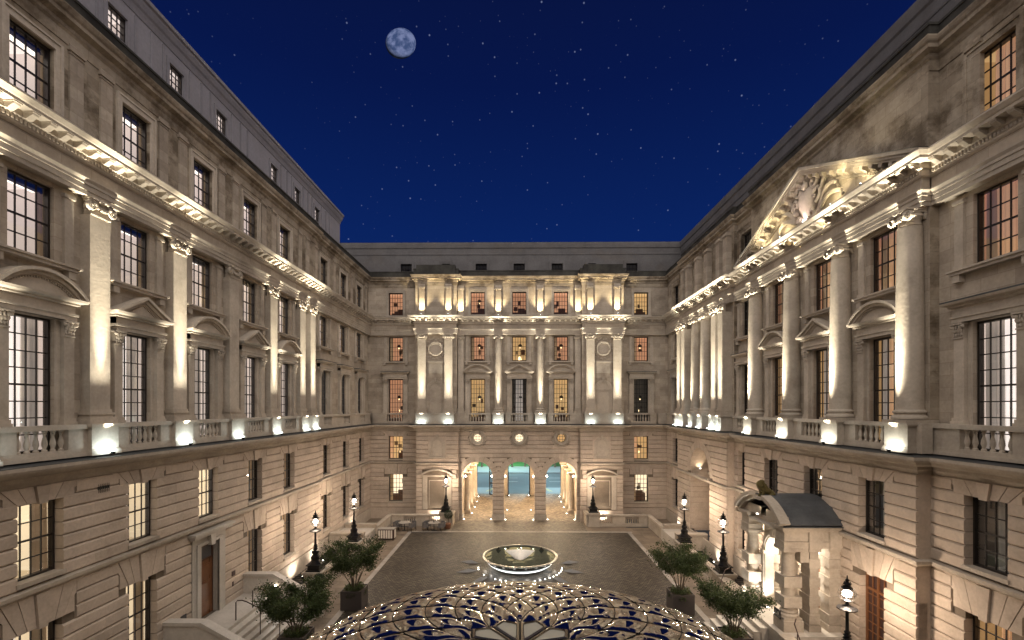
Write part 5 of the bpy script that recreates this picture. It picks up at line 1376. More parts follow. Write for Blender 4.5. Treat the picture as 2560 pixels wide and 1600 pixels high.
for i, (x, y) in enumerate(((-9, 71.5), (3, 71.5), (12, 71.5), (-7, 87.5), (4.5, 87.5), (-3, 97))):
    t = thing('street_lamp', ['tall street lamp on the near pavement at the tables side', 'tall street lamp on the near pavement in the middle', 'tall street lamp on the near pavement at the portico side', 'tall street lamp on the far pavement at the tables side', 'tall street lamp on the far pavement at the portico side', 'tall park lamp on the lawn'][i], 'street lamp', (x, y - .5, 0), 0, 'street lamps beyond the archway')
    MB().lathe([(.10, 0), (.07, 1), (.05, 8.6)], 8).obj('post', M['iron'], t) if i in (0, 2) else MB().lathe([(.05, 8.5), (.05, 8.9)], 6).obj('post', M['iron'], t)
    MB().lathe([(.25, 8.5), (.1, 8.65)], 8).obj('lamp_head', M['ledcool'], t)
    spot('street_light', (x, y - .5, 8.3), (x, y - .5, 0), 5200 if i < 5 else 6500, (.50, .86, 1.0) if i < 5 else (.6, 1, .7), 128, .6, .2, t)
# iron gates
for i, (x, wdt, lab) in enumerate(((-5.62, .06, 'black iron gate leaf folded back at the street end on the tables side'), (-1.42, .05, 'black iron gate leaf folded back in the middle opening on the tables side'), (1.42, .05, 'black iron gate leaf folded back in the middle opening on the portico side'), (5.62, .06, 'black iron gate leaf folded back at the street end on the portico side'), (-3.1, 0, 'black iron gate leaf standing half open across the tables side opening'))):
    t = thing('iron_gate', lab, 'gate', (x + AX, Y1 - .3, 0), 0, 'iron gates at the street end')
    if i < 4:
        MB().box(-.07, .07, -.9, .6, 0.05, .35).box(-.04, .04, -.9, .6, 3.9, 4.0).box(-.05, .05, .5, .6, 0.05, 4.6).box(-.05, .05, -.95, -.85, .05, 4.3).obj('gate_frame', M['iron'], t)
        for k in range(9): link('bar', cached(('gb',), lambda: MB().box(-.02, .02, -.015, .015, .3, 4.1).mesh('bar', M['iron'])), t, (0, -.75 + k * .14, 0))
    else:
        MB().box(-.85, .85, -.04, .04, .05, .15).box(-.85, .85, -.04, .04, 1.55, 1.7).box(-.85, .85, -.04, .04, 3.9, 4.0).box(-.85, -.72, -.05, .05, .05, 4.3).box(.72, .85, -.05, .05, .05, 4.3).obj('gate_frame', M['iron'], t)
        for k in range(11): link('bar', cached(('gb',), None), t, (-.62 + k * .124, 0, 0))
        for k in range(4): MB().tube([(-.7 + .35 * k, -.02, .2), (-.35 + .35 * k, -.02, .85), (-.7 + .35 * k, -.02, 1.5)], .02, 4).obj('lattice', M['iron'], t)

# =================================================================== LOW WALLS, LIGHT WELLS, TERRACE
def low_balustrade(label, x0, x1, y0, y1, h=1.12, opens=(), d=.3, group='low stone walls of the light wells', ends=True):
    """wall along x or y; opens = list of (a,b,n) along its length"""
    t = thing('stone_balustrade' if opens else 'stone_wall', label, 'balustrade' if opens else 'wall', (x0, y0, 0), 0, group)
    along_x = abs(x1 - x0) > abs(y1 - y0); L_ = (x1 - x0) if along_x else (y1 - y0)
    def bx(mb, a, b, c, e, z0, z1):
        if along_x: mb.box(a, b, c, e, z0, z1)
        else: mb.box(c, e, a, b, z0, z1)
    mb = MB(); bx(mb, 0, L_, -d / 2, d / 2, 0, .3); mb.obj('plinth', M['stone'], t)
    mb = MB(); bx(mb, 0, L_, -d / 2 - .06, d / 2 + .06, h - .14, h); bx(mb, 0, L_, -d / 2 - .02, d / 2 + .02, h - .2, h - .14); mb.obj('coping', M['stone'], t)
    a = 0
    for (p, q, n) in opens:
        mb = MB(); bx(mb, a, p, -d / 2 + .02, d / 2 - .02, .3, h - .2); mb.obj('wall_panel', M['stone'], t); a = q
        me = baluster_me(round(h - .5, 3), .075)
        for i in range(n):
            s_ = p + (q - p) * (i + .5) / n
            link('baluster', me, t, (s_, 0, .3) if along_x else (0, s_, .3))
    mb = MB(); bx(mb, a, L_, -d / 2 + .02, d / 2 - .02, .3, h - .2); mb.obj('wall_panel', M['stone'], t)
    return t
low_balustrade('stone balustrade behind the dining tables in front of the pavilion', -12.7, -6.6, 47.6, 47.6, 1.15, ((1.5, 2.75, 6), (3.9, 5.15, 6)))
low_balustrade('stone balustrade in front of the pavilion on the portico side', 6.95, 13.05, 47.6, 47.6, 1.15, ((1.15, 2.35, 6), (3.6, 4.9, 6)))
low_balustrade('short return wall beside the first archway on the tables side', -6.55, -6.55, 47.6, 50.0, 1.15); low_balustrade('short return wall beside the last archway on the portico side', 6.9, 6.9, 47.6, 50.0, 1.15)
for s, nm in ((-1, 'tables'), (1, 'portico')):
    x = s * 12.75 + .15
    low_balustrade(f'far low wall around the light well in the corner on the {nm} side', x, x, 43.0, 47.5, 1.15)
    low_balustrade(f'cross wall of the corner light well on the {nm} side', min(x, s * 15.4), max(x, s * 15.4), 43.0, 43.0, 1.35)
    low_balustrade(f'pale cross wall lit by the well lights on the {nm} side', min(x, s * 15.4), max(x, s * 15.4), 39.6, 39.6, 1.42, d=.5)
    low_balustrade(f'balustrade along the grated light well on the {nm} side', x, x, 27.6 if s > 0 else 27.2, 38.8, 1.15, ((5.0, 6.9, 8), (8.3, 10.2, 8)) if s > 0 else ((1.0, 2.9, 8), (4.6, 6.5, 8)))
    t = thing('stone_bridge', f'stone landing between the two light wells on the {nm} side', 'landing', (s * 14.1, 41.3, 0), 0, 'stone landings over the light wells')
    MB().box(-1.4, 1.4, -1.6, 1.6, 0, .95).obj('landing', M['marble'], t); 
    # grating
    g = thing('floor_grating', f'dark metal grating over the light well on the {nm} side', 'grating', (s * 14.1, 33.6, 0.02), 0, 'gratings over the light wells')
    MB().box(-1.25, 1.25, -5.8, -5.74, 0, .06).box(-1.25, 1.25, 5.7, 5.76, 0, .06).obj('grating_frame', M['iron'], g)
    me = cached(('gr',), lambda: MB().box(-.012, .012, -5.75, 5.7, 0, .05).mesh('grating_bar', M['iron']))
    for i in range(26): link('grating_bar', me, g, (-1.22 + i * .098, 0, 0))
    me = cached(('gr2',), lambda: MB().box(-1.25, 1.25, -.012, .012, 0, .055).mesh('grating_bar', M['iron']))
    for i in range(30): link('grating_bar', me, g, (0, -5.6 + i * .39, 0))
    wp = tag(MB().box(-1.1, 1.1, -1.9, 1.9, 0, .4).obj('water_basin', M['water'], None, (s * 14.15, 45.2, 0)), f'dark glazed well cover in the corner on the {nm} side', 'basin', 'dark well covers')
    # floods washing the foot of the wall
    for j, (yy, e_) in enumerate(((32.6, 150), (36.0, 150), (45.0, 110))):
        lx = s * 14.55; t = thing('floor_floodlight', f'floor floodlight washing the wall foot on the {nm} side, ' + ['nearest the camera', 'in the middle', 'in the far corner'][j], 'light fixture', (lx, yy, .42 if j == 2 else .1), 0, 'floodlights in the light wells')
        link('housing', fixture_me(), t); link('lens', cached(('fl2',), lambda: MB().lathe([(.055, 0), (.03, .03)], 10).mesh('lens', M['led'])), t, (0, 0, .15))
        spot('flood_beam', (lx, yy, t.location.z + .25), (s * 15.5, yy, 1.3), e_, (1, .86, .72), 130, .9, .06, t)
for s, nm in ((-1, 'tables'), (1, 'portico')):
    t = thing('floor_floodlight', f'very bright floor floodlight behind the pavilion balustrade on the {nm} side', 'light fixture', (s * 8.45 + AX, 49.0, .1), 0, 'floodlights in the light wells')
    link('housing', fixture_me(), t); link('lens', CACHE[('fl2',)], t, (0, 0, .15)); spot('flood_beam', (s * 8.45 + AX, 49.0, .35), (s * 8.45 + AX, 49.8, .9), 170, (1, .86, .7), 120, .6, .06, t)

# =================================================================== LAMP POSTS
def make_lamp():
    t = thing('lamp_post', '', 'lamp post', (0, 0, 0), 0, 'cast iron lamp posts around the court')
    mb = MB(); mb.box(-.45, .45, -.45, .45, 0, .10); mb.box(-.36, .36, -.36, .36, .10, .36); mb.box(-.44, .44, -.44, .44, .36, .42); mb.lathe([(.46, .42), (.36, .50), (.30, .56)], 8, a0=pi / 8)
    mb.obj('base', M['iron'], t)
    MB().lathe([(.30, .56), (.24, .66), (.26, .74), (.27, .86), (.20, .92), (.16, 1.0), (.22, 1.10), (.20, 1.22), (.10, 1.28), (.16, 1.34), (.10, 1.40), (.15, 1.46), (.09, 1.52), (.12, 1.58), (.065, 1.64), (.06, 2.46), (.09, 2.50), (.06, 2.54)], 14).obj('post', M['iron'], t, smooth=True)
    MB().lathe([(.06, 2.42), (.26, 2.44), (.36, 2.48), (.36, 2.52), (.22, 2.56), (.07, 2.66), (.05, 2.76), (.14, 2.78), (.15, 2.82), (.05, 2.86)], 16).obj('drip_tray', M['iron'], t, smooth=True)
    MB().blob((0, 0, 3.08), .30, (1, 1, 1), 16, 10).obj('globe', M['globe'], t, smooth=True)
    MB().blob((0, 0, 3.08), .13, (1, 1, 1.1), 12, 8).obj('bulb', M['bulb'], t, smooth=True)
    mb = MB()
    for i in range(4):
        a = pi * i / 4 + .3; mb.tube([(.307 * cos(a) * sin(q), .307 * sin(a) * sin(q), 3.08 + .307 * cos(q)) for q in [2 * pi * k / 16 for k in range(17)]], .007, 4)
    mb.tube([(.308 * cos(q), .308 * sin(q), 3.08) for q in [2 * pi * k / 16 for k in range(17)]], .008, 4); mb.obj('globe_cage', M['iron'], t)
    MB().lathe([(.20, 3.27), (.21, 3.31), (.14, 3.36), (.10, 3.40), (.14, 3.44), (.11, 3.50), (.05, 3.54), (.08, 3.60), (.03, 3.66), (.02, 3.78), (.0, 3.80)], 12).obj('finial', M['iron'], t, smooth=True)
    mb = MB()
    for i in range(4):
        a = pi / 2 * i; mb.tube([(.12 * cos(a), .12 * sin(a), 3.36), (.17 * cos(a), .17 * sin(a), 3.44), (.10 * cos(a), .10 * sin(a), 3.56)], .014, 4)
    mb.obj('scrollwork', M['iron'], t)
    return t
def lamp_ped(x, y, label):
    t = thing('stone_pedestal', label, 'pedestal', (x, y, 0), 0, 'stone pedestals under the lamp posts')
    MB().box(-.58, .58, -.58, .58, 0, .28).box(-.50, .50, -.50, .50, .28, 1.12).obj('block', M['stone'], t); MB().box(-.58, .58, -.58, .58, 1.12, 1.24).box(-.64, .64, -.64, .64, 1.24, 1.36).obj('cap', M['stone'], t)
lamp0 = make_lamp()
LP = [(-12.85, 30.6, 'black lamp post with lit globe beside the near planter, oak door side'), (-12.7, 37.4, 'black lamp post with lit globe near the striped cabinet'), (-7.1, 47.9, 'black lamp post with topiary beside the archway, tables side'), (7.45, 47.9, 'black lamp post beside the archway, portico side'), (12.85, 37.4, 'black lamp post behind the potted tree on the portico side'), (12.95, 30.6, 'black lamp post between the potted tree and the portico'), (12.85, 19.0, 'black lamp post before the glazed oak door, nearest of all')]
for i, (x, y, lab) in enumerate(LP):
    t = lamp0 if i == 0 else copy_tree(lamp0)
    t.location = (x, y, 1.36); t['label'] = lab
    lamp_ped(x, y, 'stone pedestal of the ' + lab[6:].replace('with lit globe ', '').replace('with topiary ', ''))
    e_ = 430 if abs(x) > 10 else 260
    if i == 6: e_ = 420
    point('lamp_light', (0, 0, 3.08), e_, (1.0, .80, .63), .20, t)

# =================================================================== FOUNTAIN
F = thing('fountain', 'shallow round mirror-like fountain bowl in the middle of the cobbled court', 'fountain', (AX + .0, 35.4, 0))
R = 2.77
MB().lathe([(1.5, 0), (1.55, .10), (1.9, .22), (2.35, .45), (2.66, .68), (2.74, .78)], 64).obj('bowl', M['darksteel'], F, smooth=True)
MB().lathe([(R - .10, .76), (R - .02, .79), (R, .83), (R - .03, .875), (R - .16, .885), (R - .2, .86), (R - .2, .7)], 72).obj('rim', M['steel'], F, smooth=True)
m, nt_, N_, L_, o_ = newmat('still_water'); g1 = N_.new('ShaderNodeBsdfGlossy'); g1.inputs['Roughness'].default_value = .03; g1.inputs[0].default_value = (.55, .66, .60, 1)
d1 = N_.new('ShaderNodeBsdfDiffuse'); d1.inputs[0].default_value = (.03, .04, .03, 1); mm = N_.new('ShaderNodeMixShader'); mm.inputs[0].default_value = .38; L_.new(d1.outputs[0], mm.inputs[1]); L_.new(g1.outputs[0], mm.inputs[2]); L_.new(mm.outputs[0], o_.inputs[0])
nz = N_.new('ShaderNodeTexNoise'); nz.inputs['Scale'].default_value = 1.5; tt = N_.new('ShaderNodeTexCoord'); L_.new(tt.outputs['Object'], nz.inputs['Vector']); bb = N_.new('ShaderNodeBump'); bb.inputs['Strength'].default_value = .12; bb.inputs['Distance'].default_value = .1; L_.new(nz.outputs[0], bb.inputs['Height']); L_.new(bb.outputs[0], g1.inputs['Normal'])
M['stillwater'] = m
MB().lathe([(R - .2, .80), (R * .5, .801), (.01, .802)], 64).obj('water', m, F)
# glowing fan put in for the bright reflection on the water
fan = MB(); n = 22
for i in range(n + 1):
    a = -1.08 + 2.16 * i / n
    fan.v.append((.40 * sin(a), -.95 + .25 * abs(sin(a)), .81))
    fan.v.append((1.25 * sin(a), .75 - .15 * abs(sin(a)), .86 + .22 * (.5 + .5 * cos(a))))
for i in range(n): fan.f.append((2 * i, 2 * i + 2, 2 * i + 3, 2 * i + 1))
fan.obj('glass_fan', emit_mat('lit_ribbed_glass', (1.0, .92, .80), .30, .6), F)
for i in range(n): MB().tube([fan.v[2 * i], fan.v[2 * i + 1]], .012, 4).obj('fan_rib', M['steel'], F)
for i in range(5):
    a = pi / 2 + (i - 2) * .42; x, y = 2.2 * cos(a), 2.2 * sin(a); s_ = .09 if i in (1, 2, 3) else .2
    MB().add([], []); mb = MB(); mb.add([(x - s_, y, .8), (x + s_, y - .05, .8), (x, y + s_, .8), (x, y, .8 + s_ * 1.3)], [(0, 1, 3), (1, 2, 3), (2, 0, 3)]); mb.obj('crystal', M['champagne'], F)
for i in range(20):
    a = 2 * pi * i / 20; t = (1.62 * cos(a), 1.62 * sin(a), .30)
for i in range(24):
    a = -pi + pi * 1.0 * (i + .5) / 24 + 0; x, y = 3.05 * cos(a), 3.05 * sin(a)
    if i % 24 in (2, 3, 5, 6): continue
    link('ground_light', cached(('gl2',), lambda: MB().lathe([(.035, 0), (.03, .03), (.01, .04)], 8).mesh('ground_light', M['led'])), F, (x, y, .005))
MB().lathe([(2.02, .235), (2.30, .40), (2.31, .38), (2.05, .215)], 64).obj('light_ring', emit_mat('under_bowl_light', (.95, 1, .98), 1.5, .5, True), F, smooth=True)
for i in range(8):
    a = -pi / 2 + (i - 3.5) * .36; point('bowl_light', (2.6 * cos(a), 2.6 * sin(a), .12), 3.5, (1, .96, .88), .04, F)
for i in range(12):
    a = 2 * pi * (i + .5) / 12
    mb = MB(); mb.add([(0, 0, 0), (.75, .24, 0), (1.55, 0, 0), (.75, -.24, 0), (.65, 0, .20)], [(0, 1, 4), (1, 2, 4), (2, 3, 4), (3, 0, 4)])
    cl_ = ((3 - round(a / (2 * pi) * 12)) % 12) or 12
    f_ = tag(mb.obj('ground_fin', M['fin'], None, (AX + 3.15 * cos(a), 35.4 + 3.15 * sin(a), .005)), 'grey leaf-shaped fin on the setts, ' + ['to the right of the fountain, just behind its middle', 'behind the fountain, well to the right', 'behind the fountain, slightly right', 'behind the fountain, slightly left', 'behind the fountain, well to the left', 'to the left of the fountain, just behind its middle', 'left of the fountain, just before its middle', 'in front of the fountain, well to the left', 'in front of the fountain, slightly left', 'in front of the fountain, slightly right', 'in front of the fountain, well to the right', 'right of the fountain, just before its middle'][i], 'fin', 'leaf-shaped fins around the fountain')
    f_.rotation_euler = (0, 0, a)

# =================================================================== MIRRORED DOME
D = thing('mirrored_dome', 'low dome roof of polished mirror panels around a ring of skylights', 'dome', (AX - .1, 14.49, 0))
DR, DC, DZ = 7.9, 1.15, 4.5 - 1.15
def dsurf(r, a, off=0):
    q = min(r / DR, .9995); z = DZ + DC * sqrt(1 - q * q); nr = (r / DR ** 2, (z - DZ) / DC ** 2); l = sqrt(nr[0] ** 2 + nr[1] ** 2)
    nr = (nr[0] / l, nr[1] / l); rr = r + off * nr[0]; return (rr * sin(a), rr * cos(a), z + off * nr[1])
radii = [1.75, 3.0, 4.05, 4.95, 5.70, 6.35, 6.95, 7.45, 7.80]
st18 = radians(18)
def rad_of(k, i): return radii[k] if k else (1.58 if i % 2 == 0 else 1.92)
def panel_mesh(k):
    # patch between ring k (angle 0), k+1 (+-9 deg), k+2 (angle 0)
    def bil(s, t):
        # corners: (0,0)=inner, (1,0)=right, (0,1)=left, (1,1)=outer in (r, a)
        r = (1 - s) * (1 - t) * radii[k] + s * (1 - t) * radii[k + 1] + (1 - s) * t * radii[k + 1] + s * t * radii[k + 2]
        a = s * (1 - t) * st18 / 2 - (1 - s) * t * st18 / 2
        return r, a
    mb = MB(); n = 26; amp = .12; bmp = -(.17, .20, .20, .18, .17, .15, .13, .11)[k]
    for i in range(n + 1):
        for j in range(n + 1):
            s, t = .012 + .976 * i / n, .012 + .976 * j / n; r, a = bil(s, t)
            p = (1 - (2 * s - 1) ** 2) * (1 - (2 * t - 1) ** 2)
            mb.v.append(dsurf(r, a, .02 + amp * p + bmp * p * math.exp(-((2 * s - 1) ** 2 + (2 * t - 1) ** 2) / .20)))
    for i in range(n):
        for j in range(n): mb.f.append((i * (n + 1) + j, (i + 1) * (n + 1) + j, (i + 1) * (n + 1) + j + 1, i * (n + 1) + j + 1))
    return mb.mesh('mirror_panel', M['mirror'], True)
for k in range(len(radii) - 2):
    me = panel_mesh(k)
    for i in range(20):
        if k == 0 and i % 2 == 0: pass
        link('mirror_panel', me, D, (0, 0, 0), rot=(0, 0, st18 * (i + (.5 if k % 2 else 0))))
# triangular panels against the skylights and the skylight kites themselves
def tri_mesh(sgn):
    mb = MB(); n = 10
    A = (rad_of(0, 0), 0); B = (rad_of(0, 1), st18); C = (radii[1], st18 / 2)
    for i in range(n + 1):
        for j in range(n + 1 - i):
            s, t = i / n, j / n; w0 = 1 - s - t; r = w0 * A[0] + s * B[0] + t * C[0]; a = s * B[1] + t * C[1]; p = 27 * w0 * s * t
            mb.v.append(dsurf(r, a * sgn, .02 + .12 * p))
    idx = {}; c = 0
    for i in range(n + 1):
        for j in range(n + 1 - i): idx[i, j] = c; c += 1
    for i in range(n):
        for j in range(n - i):
            mb.f.append((idx[i, j], idx[i + 1, j], idx[i, j + 1]))
            if j < n - i - 1: mb.f.append((idx[i + 1, j], idx[i + 1, j + 1], idx[i, j + 1]))
    return mb.mesh('mirror_panel', M['mirror'], True)
ta, tb = tri_mesh(1), tri_mesh(-1)
for i in range(10):
    link('mirror_panel', ta, D, rot=(0, 0, st18 * 2 * i)); link('mirror_panel', tb, D, rot=(0, 0, st18 * 2 * i))
def kite():
    P = [(0.02, 0), (rad_of(0, 0), -st18), (rad_of(0, 1), 0), (rad_of(0, 0), st18)]
    q = [dsurf(r, a, .015) for r, a in P]
    c = Vector((sum(p[0] for p in q) / 4, sum(p[1] for p in q) / 4 + .12, sum(p[2] for p in q) / 4 + .05))
    V = [Vector(p) for p in q]; seg = []
    for sc, dz in ((1, 0), (.94, .06), (.76, .07), (.72, .02)):
        ring = []
        for i in range(4):
            p = c + (V[i] - c) * sc
            if sc < .9:
                a_ = c + (V[i - 1] - c) * sc; b_ = c + (V[(i + 1) % 4] - c) * sc
                for t in (.22, .10, .03): ring.append(p.lerp(a_, t) if t != .03 else p.lerp((a_ + b_) / 2, .06))
                ring[-1], ring[-2] = ring[-1], ring[-2]
                ring = ring[:-3] + [p.lerp(a_, .2), p.lerp((a_ + b_) / 2, .07), p.lerp(b_, .2)]
            else: ring += [p.copy(), p.copy(), p.copy()]
        seg.append([(p.x, p.y, p.z + dz) for p in ring])
    fr = MB(); vs = [p for s_ in seg for p in s_]; k = 12; fs = []
    for s_ in range(3):
        for i in range(k): fs.append((s_ * k + i, s_ * k + (i + 1) % k, (s_ + 1) * k + (i + 1) % k, (s_ + 1) * k + i))
    fr.add(vs, fs); gl = MB(); gl.add(seg[3], [tuple(range(k))])
    gk = MB(); R1 = seg[2]; R2 = [(c.x + (p[0] - c.x) * .95, c.y + (p[1] - c.y) * .95, p[2] + .004) for p in R1]; R3 = [(p[0], p[1], p[2] + .012) for p in R1]
    gk.add(R3 + R2, [(i, (i + 1) % k, k + (i + 1) % k, k + i) for i in range(k)])
    return fr.mesh('skylight', M['champagne'], False), gl.mesh('pane', M['skylight']), gk.mesh('gasket', M['gasket'])
fr, gl, gk = kite()
for i in range(10):
    o = link('skylight', fr, D, rot=(0, 0, st18 * (2 * i + 1))); link('pane', gl, o); link('gasket', gk, o)
# dark seams between panels
sm = MB()
for k in range(len(radii) - 1):
    for i in range(20):
        for s in (-1, 1):
            a0 = st18 * (i + (.5 if k % 2 else 0)); a1 = a0 + s * st18 / 2
            P = dsurf(rad_of(k, i) if k == 0 else radii[k], a0, .022); Q = dsurf(radii[k + 1], a1, .022); Mi = dsurf((radii[k] + radii[k + 1]) / 2, (a0 + a1) / 2, .03)
            if k == 0: Mi = tuple((P[j] + Q[j]) / 2 for j in range(3))
            sm.tube([P, Mi, Q], .019, 4)
for i in range(20): sm.tube([dsurf(rad_of(0, i), st18 * i, .03), dsurf(rad_of(0, i + 1), st18 * (i + 1), .03)], .022, 4)
for i in range(10): sm.tube([dsurf(.05, st18 * 2 * i, .08), dsurf(1.58, st18 * 2 * i, .06)], .02, 4)
sm.obj('panel_seams', M['gasket'], D, kind='stuff')
MB().lathe([(7.75, DZ + .02), (7.9, DZ - .05), (7.7, DZ - .35), (7.0, DZ - .45), (6.3, DZ - .5), (6.3, 0)], 64).obj('drum', M['champagne'], D, smooth=True)

# =================================================================== PLANTERS AND SHRUBS
def shrub(name, label, x, y, z0, spread, h, nl, seed, cat='tree', mat='leaf', under=True, group='potted trees around the court', flat=1.0):
    rs = random.getstate(); random.seed(seed)
    t = thing(name, label, cat, (x, y, z0), 0, group)
    st = MB(); tips = []
    for i in range(9):
        a = 2 * pi * i / 9 + random.uniform(-.3, .3); lean = random.uniform(.35, .95) * spread * .62; hh = h * random.uniform(.62, .86)
        pts = [(.10 * cos(a), .10 * sin(a), -.1)]
        for k in range(1, 6):
            u_ = k / 5; pts.append((.1 * cos(a) + lean * u_ ** 1.25 * cos(a + .2 * sin(k + i)), .1 * sin(a) + lean * u_ ** 1.25 * sin(a + .2 * sin(k + i)), hh * u_))
        st.tube(pts, .030, 5, .010)
        for k in (3, 4, 5):
            for q in range(4):
                b = Vector(pts[k]); dr = Vector((cos(a + random.uniform(-1.4, 1.4)), sin(a + random.uniform(-1.4, 1.4)), random.uniform(.1, .9))) * random.uniform(.3, .75) * spread * .5
                st.tube([tuple(b), tuple(b + dr * .5 + Vector((0, 0, .05))), tuple(b + dr)], .011, 4, .004); tips.append(b + dr)
                tips.append(b + dr * .6)
    st.obj('trunk', M['bark'], t)
    lf = MB()
    def leaf(p, s):
        d = Vector((random.gauss(0, 1), random.gauss(0, 1), random.gauss(0, .7))).normalized(); e_ = d.cross(Vector((random.gauss(0, 1), random.gauss(0, 1), random.gauss(0, 1)))).normalized()
        lf.add([tuple(p), tuple(p + d * s * .5 + e_ * s * .24), tuple(p + d * s), tuple(p + d * s * .5 - e_ * s * .24)], [(0, 1, 2, 3)])
    per = nl // len(tips)
    for tp in tips:
        rr = random.uniform(.16, .36) * spread * .42
        for _ in range(per):
            p = tp + Vector((random.gauss(0, rr * .6), random.gauss(0, rr * .6), random.gauss(0, rr * .45)))
            leaf(p, random.uniform(.06, .13))
    lf.obj('foliage', M[mat], t)
    if under:
        lf2 = MB(); old = lf.v
        for _ in range(1500):
            a = random.uniform(0, 2 * pi); r = sqrt(random.random()) * .66; p = Vector((r * cos(a) * 1.0, r * sin(a), random.uniform(-.02, .22) - .25 * (r > .55)))
            d = Vector((random.gauss(0, 1), random.gauss(0, 1), random.gauss(.4, .6))).normalized(); e_ = d.cross(Vector((0, 0, 1))).normalized(); s = random.uniform(.08, .17)
            lf2.add([tuple(p), tuple(p + d * s * .5 + e_ * s * .2), tuple(p + d * s), tuple(p + d * s * .5 - e_ * s * .2)], [(0, 1, 2, 3)])
        lf2.obj('underplanting', M['leafg'], t)
    random.setstate(rs); return t
def planter(x, y, label, w=1.22, h=1.14):
    t = thing('planter', label, 'planter', (x, y, 0), 0, 'dark square planters'); q = w / 2
    MB().box(-q, q, -q, -q + .04, .03, h).box(-q, q, q - .04, q, .03, h).box(-q, -q + .04, -q + .04, q - .04, .03, h).box(q - .04, q, -q + .04, q - .04, .03, h).obj('box', M['planter'], t)
    MB().box(-q + .04, q - .04, -q + .04, q - .04, h - .12, h - .06).obj('soil', M['bark'], t); MB().box(-q + .05, q - .05, -q + .05, q - .05, 0, .03).obj('shadow_gap_base', M['iron'], t)
PL = [(-9.55, 28.2, 'the oak door side, beyond the dome', 1.75, 2.75, 15000, 1), (9.35, 27.9, 'the portico side, beyond the dome', 1.75, 2.75, 15000, 2), (-10.4, 22.6, 'the oak door side by the entrance steps', 1.75, 2.15, 19000, 3), (10.15, 22.8, 'the portico side by the portico steps', 1.6, 2.2, 13000, 4)]
for x, y, lab, sp_, h, nl, sd in PL:
    planter(x, y, 'dark metal planter box on ' + lab); shrub('potted_tree', 'multi-stemmed small-leaved tree in the planter on ' + lab, x, y, 1.05, sp_ * 1.12, h, nl, sd)
def ball(name, label, x, y, z, r, n=1400, seed=5, pot=True, group='clipped shrubs'):
    rs = random.getstate(); random.seed(seed); t = thing(name, label, 'shrub', (x, y, z), 0, group); lf = MB()
    for _ in range(n):
        d = Vector((random.gauss(0, 1), random.gauss(0, 1), random.gauss(0, 1))).normalized(); p = d * r * random.uniform(.8, 1.05); q = Vector((random.gauss(0, 1), random.gauss(0, 1), random.gauss(0, 1))).normalized(); e_ = q.cross(d).normalized(); s = random.uniform(.04, .08)
        lf.add([tuple(p), tuple(p + q * s * .5 + e_ * s * .3), tuple(p + q * s), tuple(p + q * s * .5 - e_ * s * .3)], [(0, 1, 2, 3)])
    lf.obj('foliage', M['leafdark'], t); MB().tube([(0, 0, -r), (0, 0, -r - .5)], .03, 5).obj('trunk', M['bark'], t); random.setstate(rs); return t
ball('topiary', 'dark clipped ball shrub on the low wall before the near lamp post', -11.7, 28.4, 1.55, .36, seed=5)
ball('topiary', 'dark clipped shrub at the foot of the archway lamp post', -6.75, 47.1, 1.25, .42, seed=6)
tag(MB().lathe([(.24, 0), (.30, .12), (.33, .4), (.36, .5), (.30, .5)], 14).obj('planter_pot', M['terracotta'], None, (-6.75, 46.55, .0), smooth=True), 'terracotta pot by the corner of the archway balustrade', 'pot')
tag(MB().box(-.3, .3, -.3, .3, 0, .55).obj('plant_stand', M['darkwood'], None, (-11.7, 28.4, 0)), 'dark wooden stand under the clipped ball shrub', 'stand')

# =================================================================== DINING TABLES, CHAIRS, CABINET
def make_chair():
    t = thing('armchair', '', 'chair', (0, 0, 0), 0, 'grey woven chairs at the dining tables')
    MB().box(-.27, .27, -.25, .27, .38, .47).obj('seat', M['rattan'], t)
    mb = MB()
    for i in range(9):
        a0, a1 = pi * (-.05 + 1.1 * i / 9), pi * (-.05 + 1.1 * (i + 1) / 9)
        mb.prism_xy([(.33 * cos(a0), -.30 * sin(a0)), (.33 * cos(a1), -.30 * sin(a1)), (.29 * cos(a1), -.26 * sin(a1)), (.29 * cos(a0), -.26 * sin(a0))], .36, .80)
    mb.obj('backrest', M['rattan'], t)
    for sx in (-1, 1):
        for sy in (-1, 1): MB().tube([(sx * .24, sy * .22, .40), (sx * .27, sy * .26, 0)], .018, 5).obj('leg', M['iron'], t)
    return t
def make_table():
    t = thing('dining_table', '', 'table', (0, 0, 0), 0, 'round dining tables by the balustrade')
    MB().lathe([(.56, .72), (.58, .74), (.56, .76), (.01, .762)], 24).obj('tabletop', M['tabletop'], t, smooth=False); MB().tube([(0, 0, 0.03), (0, 0, .72)], .035, 8).obj('stem', M['iron'], t)
    MB().lathe([(.28, 0), (.26, .02), (.05, .04)], 16).obj('foot', M['iron'], t); return t
tb0 = make_table(); ch0 = make_chair(); first = True
for ti, (x, y) in enumerate(((-10.75, 45.9), (-7.95, 45.9))):
    tb = tb0 if ti == 0 else copy_tree(tb0); tb.location = (x, y, 0); tb['label'] = ['round pale dining table nearer the striped cabinet', 'round pale dining table nearer the archway with a bottle on it'][ti]
    for a, w_ in ((200, 'left front'), (330, 'right front'), (20, 'right back'), (150, 'left back')):
        c = ch0 if first else copy_tree(ch0); first = False
        a_ = radians(a); c.location = (x + .82 * cos(a_), y + .62 * sin(a_), 0); c.rotation_euler = (0, 0, a_ + pi / 2)
        c['label'] = f'grey woven armchair at the {w_} of the dining table nearer the {"striped cabinet" if ti == 0 else "archway"}'
tag(MB().lathe([(.04, 0), (.04, .18), (.015, .24), (.015, .3)], 8).obj('bottle', M['iron'], None, (-7.95, 45.85, .76)), 'dark bottle standing on the dining table nearer the archway', 'bottle')
c = thing('serving_cabinet', 'white striped cabinet with dark frame and pale top beside the dining tables', 'cabinet', (-11.55, 42.6, 0))
